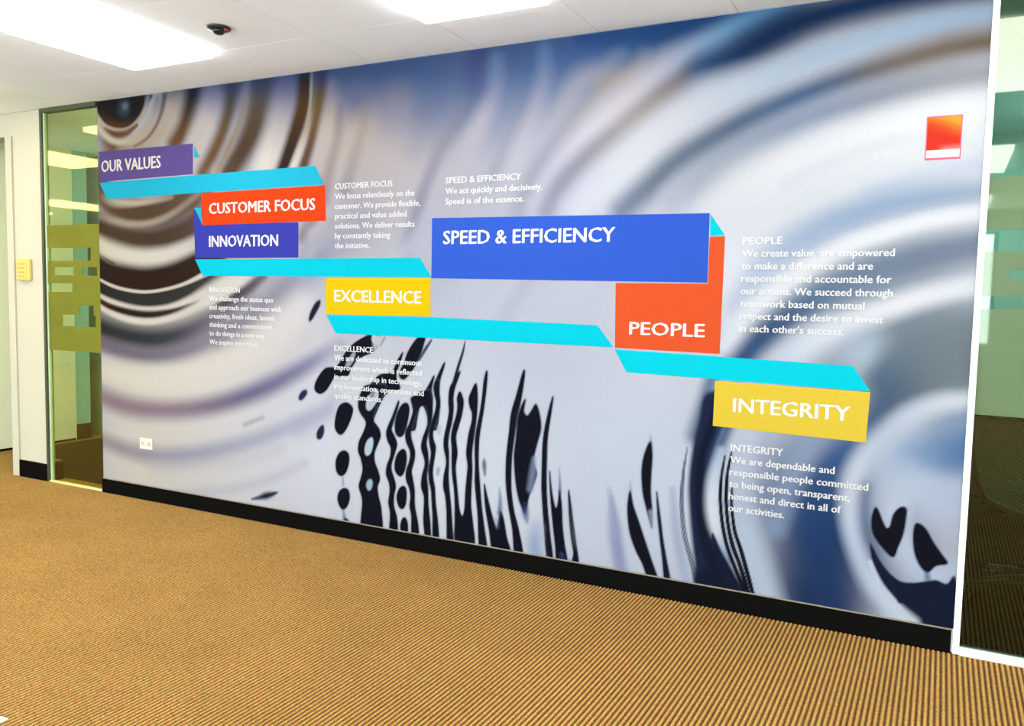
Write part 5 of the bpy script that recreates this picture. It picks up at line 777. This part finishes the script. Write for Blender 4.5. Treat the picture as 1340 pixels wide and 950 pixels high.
tag(boxo('mural_pin', (-0.142, -0.138, -0.006, -0.0035, 1.205, 1.209), M_black), 'tiny dark pin head in the pale grey area right of the people text', 'pin')
# sheet of paper on the carpet, one corner in view
p = boxo('paper_sheet', (-0.105, 0.105, -0.148, 0.148, 0.0, 0.002), M_paper)
tag(p, 'white paper sheet on the carpet in the bottom left corner', 'paper')
p.location = (-2.5534, -2.2103, 0.0005); p.rotation_euler = (0, 0, 0.1245)

# ------------------------------------------------------------------ office chair behind the right glazing
ch = empty('office_chair', (0.44, 0.78, 0.0))
tag(ch, 'black mesh-back office chair standing behind the tinted glass at the right', 'chair')
# woven mesh back: diagonal strands on a curved frame
bm = bmesh.new()
bw, z0, z1 = 0.30, 0.44, 1.02
def back(u, v):      # u -1..1 across, v 0..1 up
    return Vector((u*bw*(0.80+0.20*math.sin(min(v*2.2, 1)*math.pi/2)), -0.26+0.07*u*u-0.05*math.sin(v*math.pi), z0+(z1-z0)*v+0.05*u*u*(1-v)))
NS = 34
for s in (1, -1):
    for q in range(-NS, 2*NS):
        pts = []
        for st in range(0, 41):
            u = -1+2*st/40; v = (q/NS)+s*(u+1)/2*1.05
            if 0 <= v <= 1: pts.append(back(u, v)+Vector((0, 0.0012*s, 0)))
        if len(pts) > 2:
            pts = pts[::2]+([pts[-1]] if len(pts) % 2 == 0 else [])
            tube(bm, pts, 0.0024, 3)
o = mesh_obj('mesh_backrest', bm, M_mesh, ch)
bm = bmesh.new()
ring = [back(-1, v/10) for v in range(11)]+[back(-1+2*u/10, 1) for u in range(1, 11)]+[back(1, 1-v/10) for v in range(1, 11)]+[back(1-2*u/10, 0) for u in range(1, 11)]
tube(bm, ring, 0.013, 8); mesh_obj('back_frame', bm, M_black, ch, True)
bm = bmesh.new(); tube(bm, [(0, -0.02, 0.40), (0, -0.22, 0.40), (0, -0.33, 0.50), (0, -0.335, 0.72)], [0.022, 0.022, 0.024, 0.018], 8); mesh_obj('back_support', bm, M_black, ch, True)
bm = bmesh.new()
for (a0, a1, b0, b1) in ((-0.25, 0.25, -0.20, 0.27),): box(bm, a0, a1, b0, b1, 0.43, 0.50)
bmesh.ops.bevel(bm, geom=bm.edges[:], offset=0.03, segments=3, affect='EDGES'); mesh_obj('seat', bm, M_seat, ch, True)
for sx in (-1, 1):
    bm = bmesh.new(); tube(bm, [(sx*0.22, 0.05, 0.44), (sx*0.31, 0.05, 0.46), (sx*0.32, 0.04, 0.64)], 0.014, 8)
    ar = mesh_obj('armrest', bm, M_black, ch, True)
    bm = bmesh.new(); box(bm, sx*0.32-0.035, sx*0.32+0.035, -0.09, 0.16, 0.642, 0.668); bmesh.ops.bevel(bm, geom=bm.edges[:], offset=0.01, segments=2, affect='EDGES')
    mesh_obj('arm_pad', bm, M_seat, ar)
bm = bmesh.new(); lathe(bm, (0, 0, 0), [(0.032, 0.09), (0.030, 0.22), (0.018, 0.225), (0.018, 0.42)], 16); mesh_obj('gas_lift', bm, M_chrome, ch, True)
bm = bmesh.new(); box(bm, -0.11, 0.11, -0.10, 0.12, 0.405, 0.43); mesh_obj('tilt_mechanism', bm, M_black, ch)
for kk in range(5):
    an = math.radians(18+72*kk+180); dx, dy = math.cos(an), math.sin(an)
    bm = bmesh.new(); tube(bm, [(0.02*dx, 0.02*dy, 0.115), (0.15*dx, 0.15*dy, 0.105), (0.30*dx, 0.30*dy, 0.075)], [0.024, 0.02, 0.014], 8)
    lg = mesh_obj('base_leg', bm, M_black, ch, True)
    cx, cy = 0.31*dx, 0.31*dy
    bm = bmesh.new()
    for sgn in (-1, 1): tube(bm, [(cx-dy*0.008*sgn, cy+dx*0.008*sgn, 0.028), (cx-dy*0.026*sgn, cy+dx*0.026*sgn, 0.028)], 0.028, 14)
    tube(bm, [(cx, cy, 0.03), (cx, cy, 0.075)], 0.008, 8)
    mesh_obj('caster', bm, M_black, lg)
# invented cabinet, added to keep the lower part of that room dark
dk = empty('added_cabinet', (1.3, 2.75, 0)); tag(dk, 'dark low cabinet added for darkness along the back wall behind the mesh-back chair', 'cabinet')
boxo('body', (-1.15, 1.6, -0.25, 0.3, 0.02, 0.98), M_desk, dk, 0.003)
for kk in range(4):
    d = boxo('door', (-1.12+kk*0.68, -0.46+kk*0.68, -0.272, -0.251, 0.06, 0.95), M_desk, dk, 0.002)
    hd = boxo('handle', (-0.53+kk*0.68, -0.515+kk*0.68, -0.295, -0.273, 0.6, 0.78), M_chrome, d, 0.003)
bpy.context.view_layer.update()
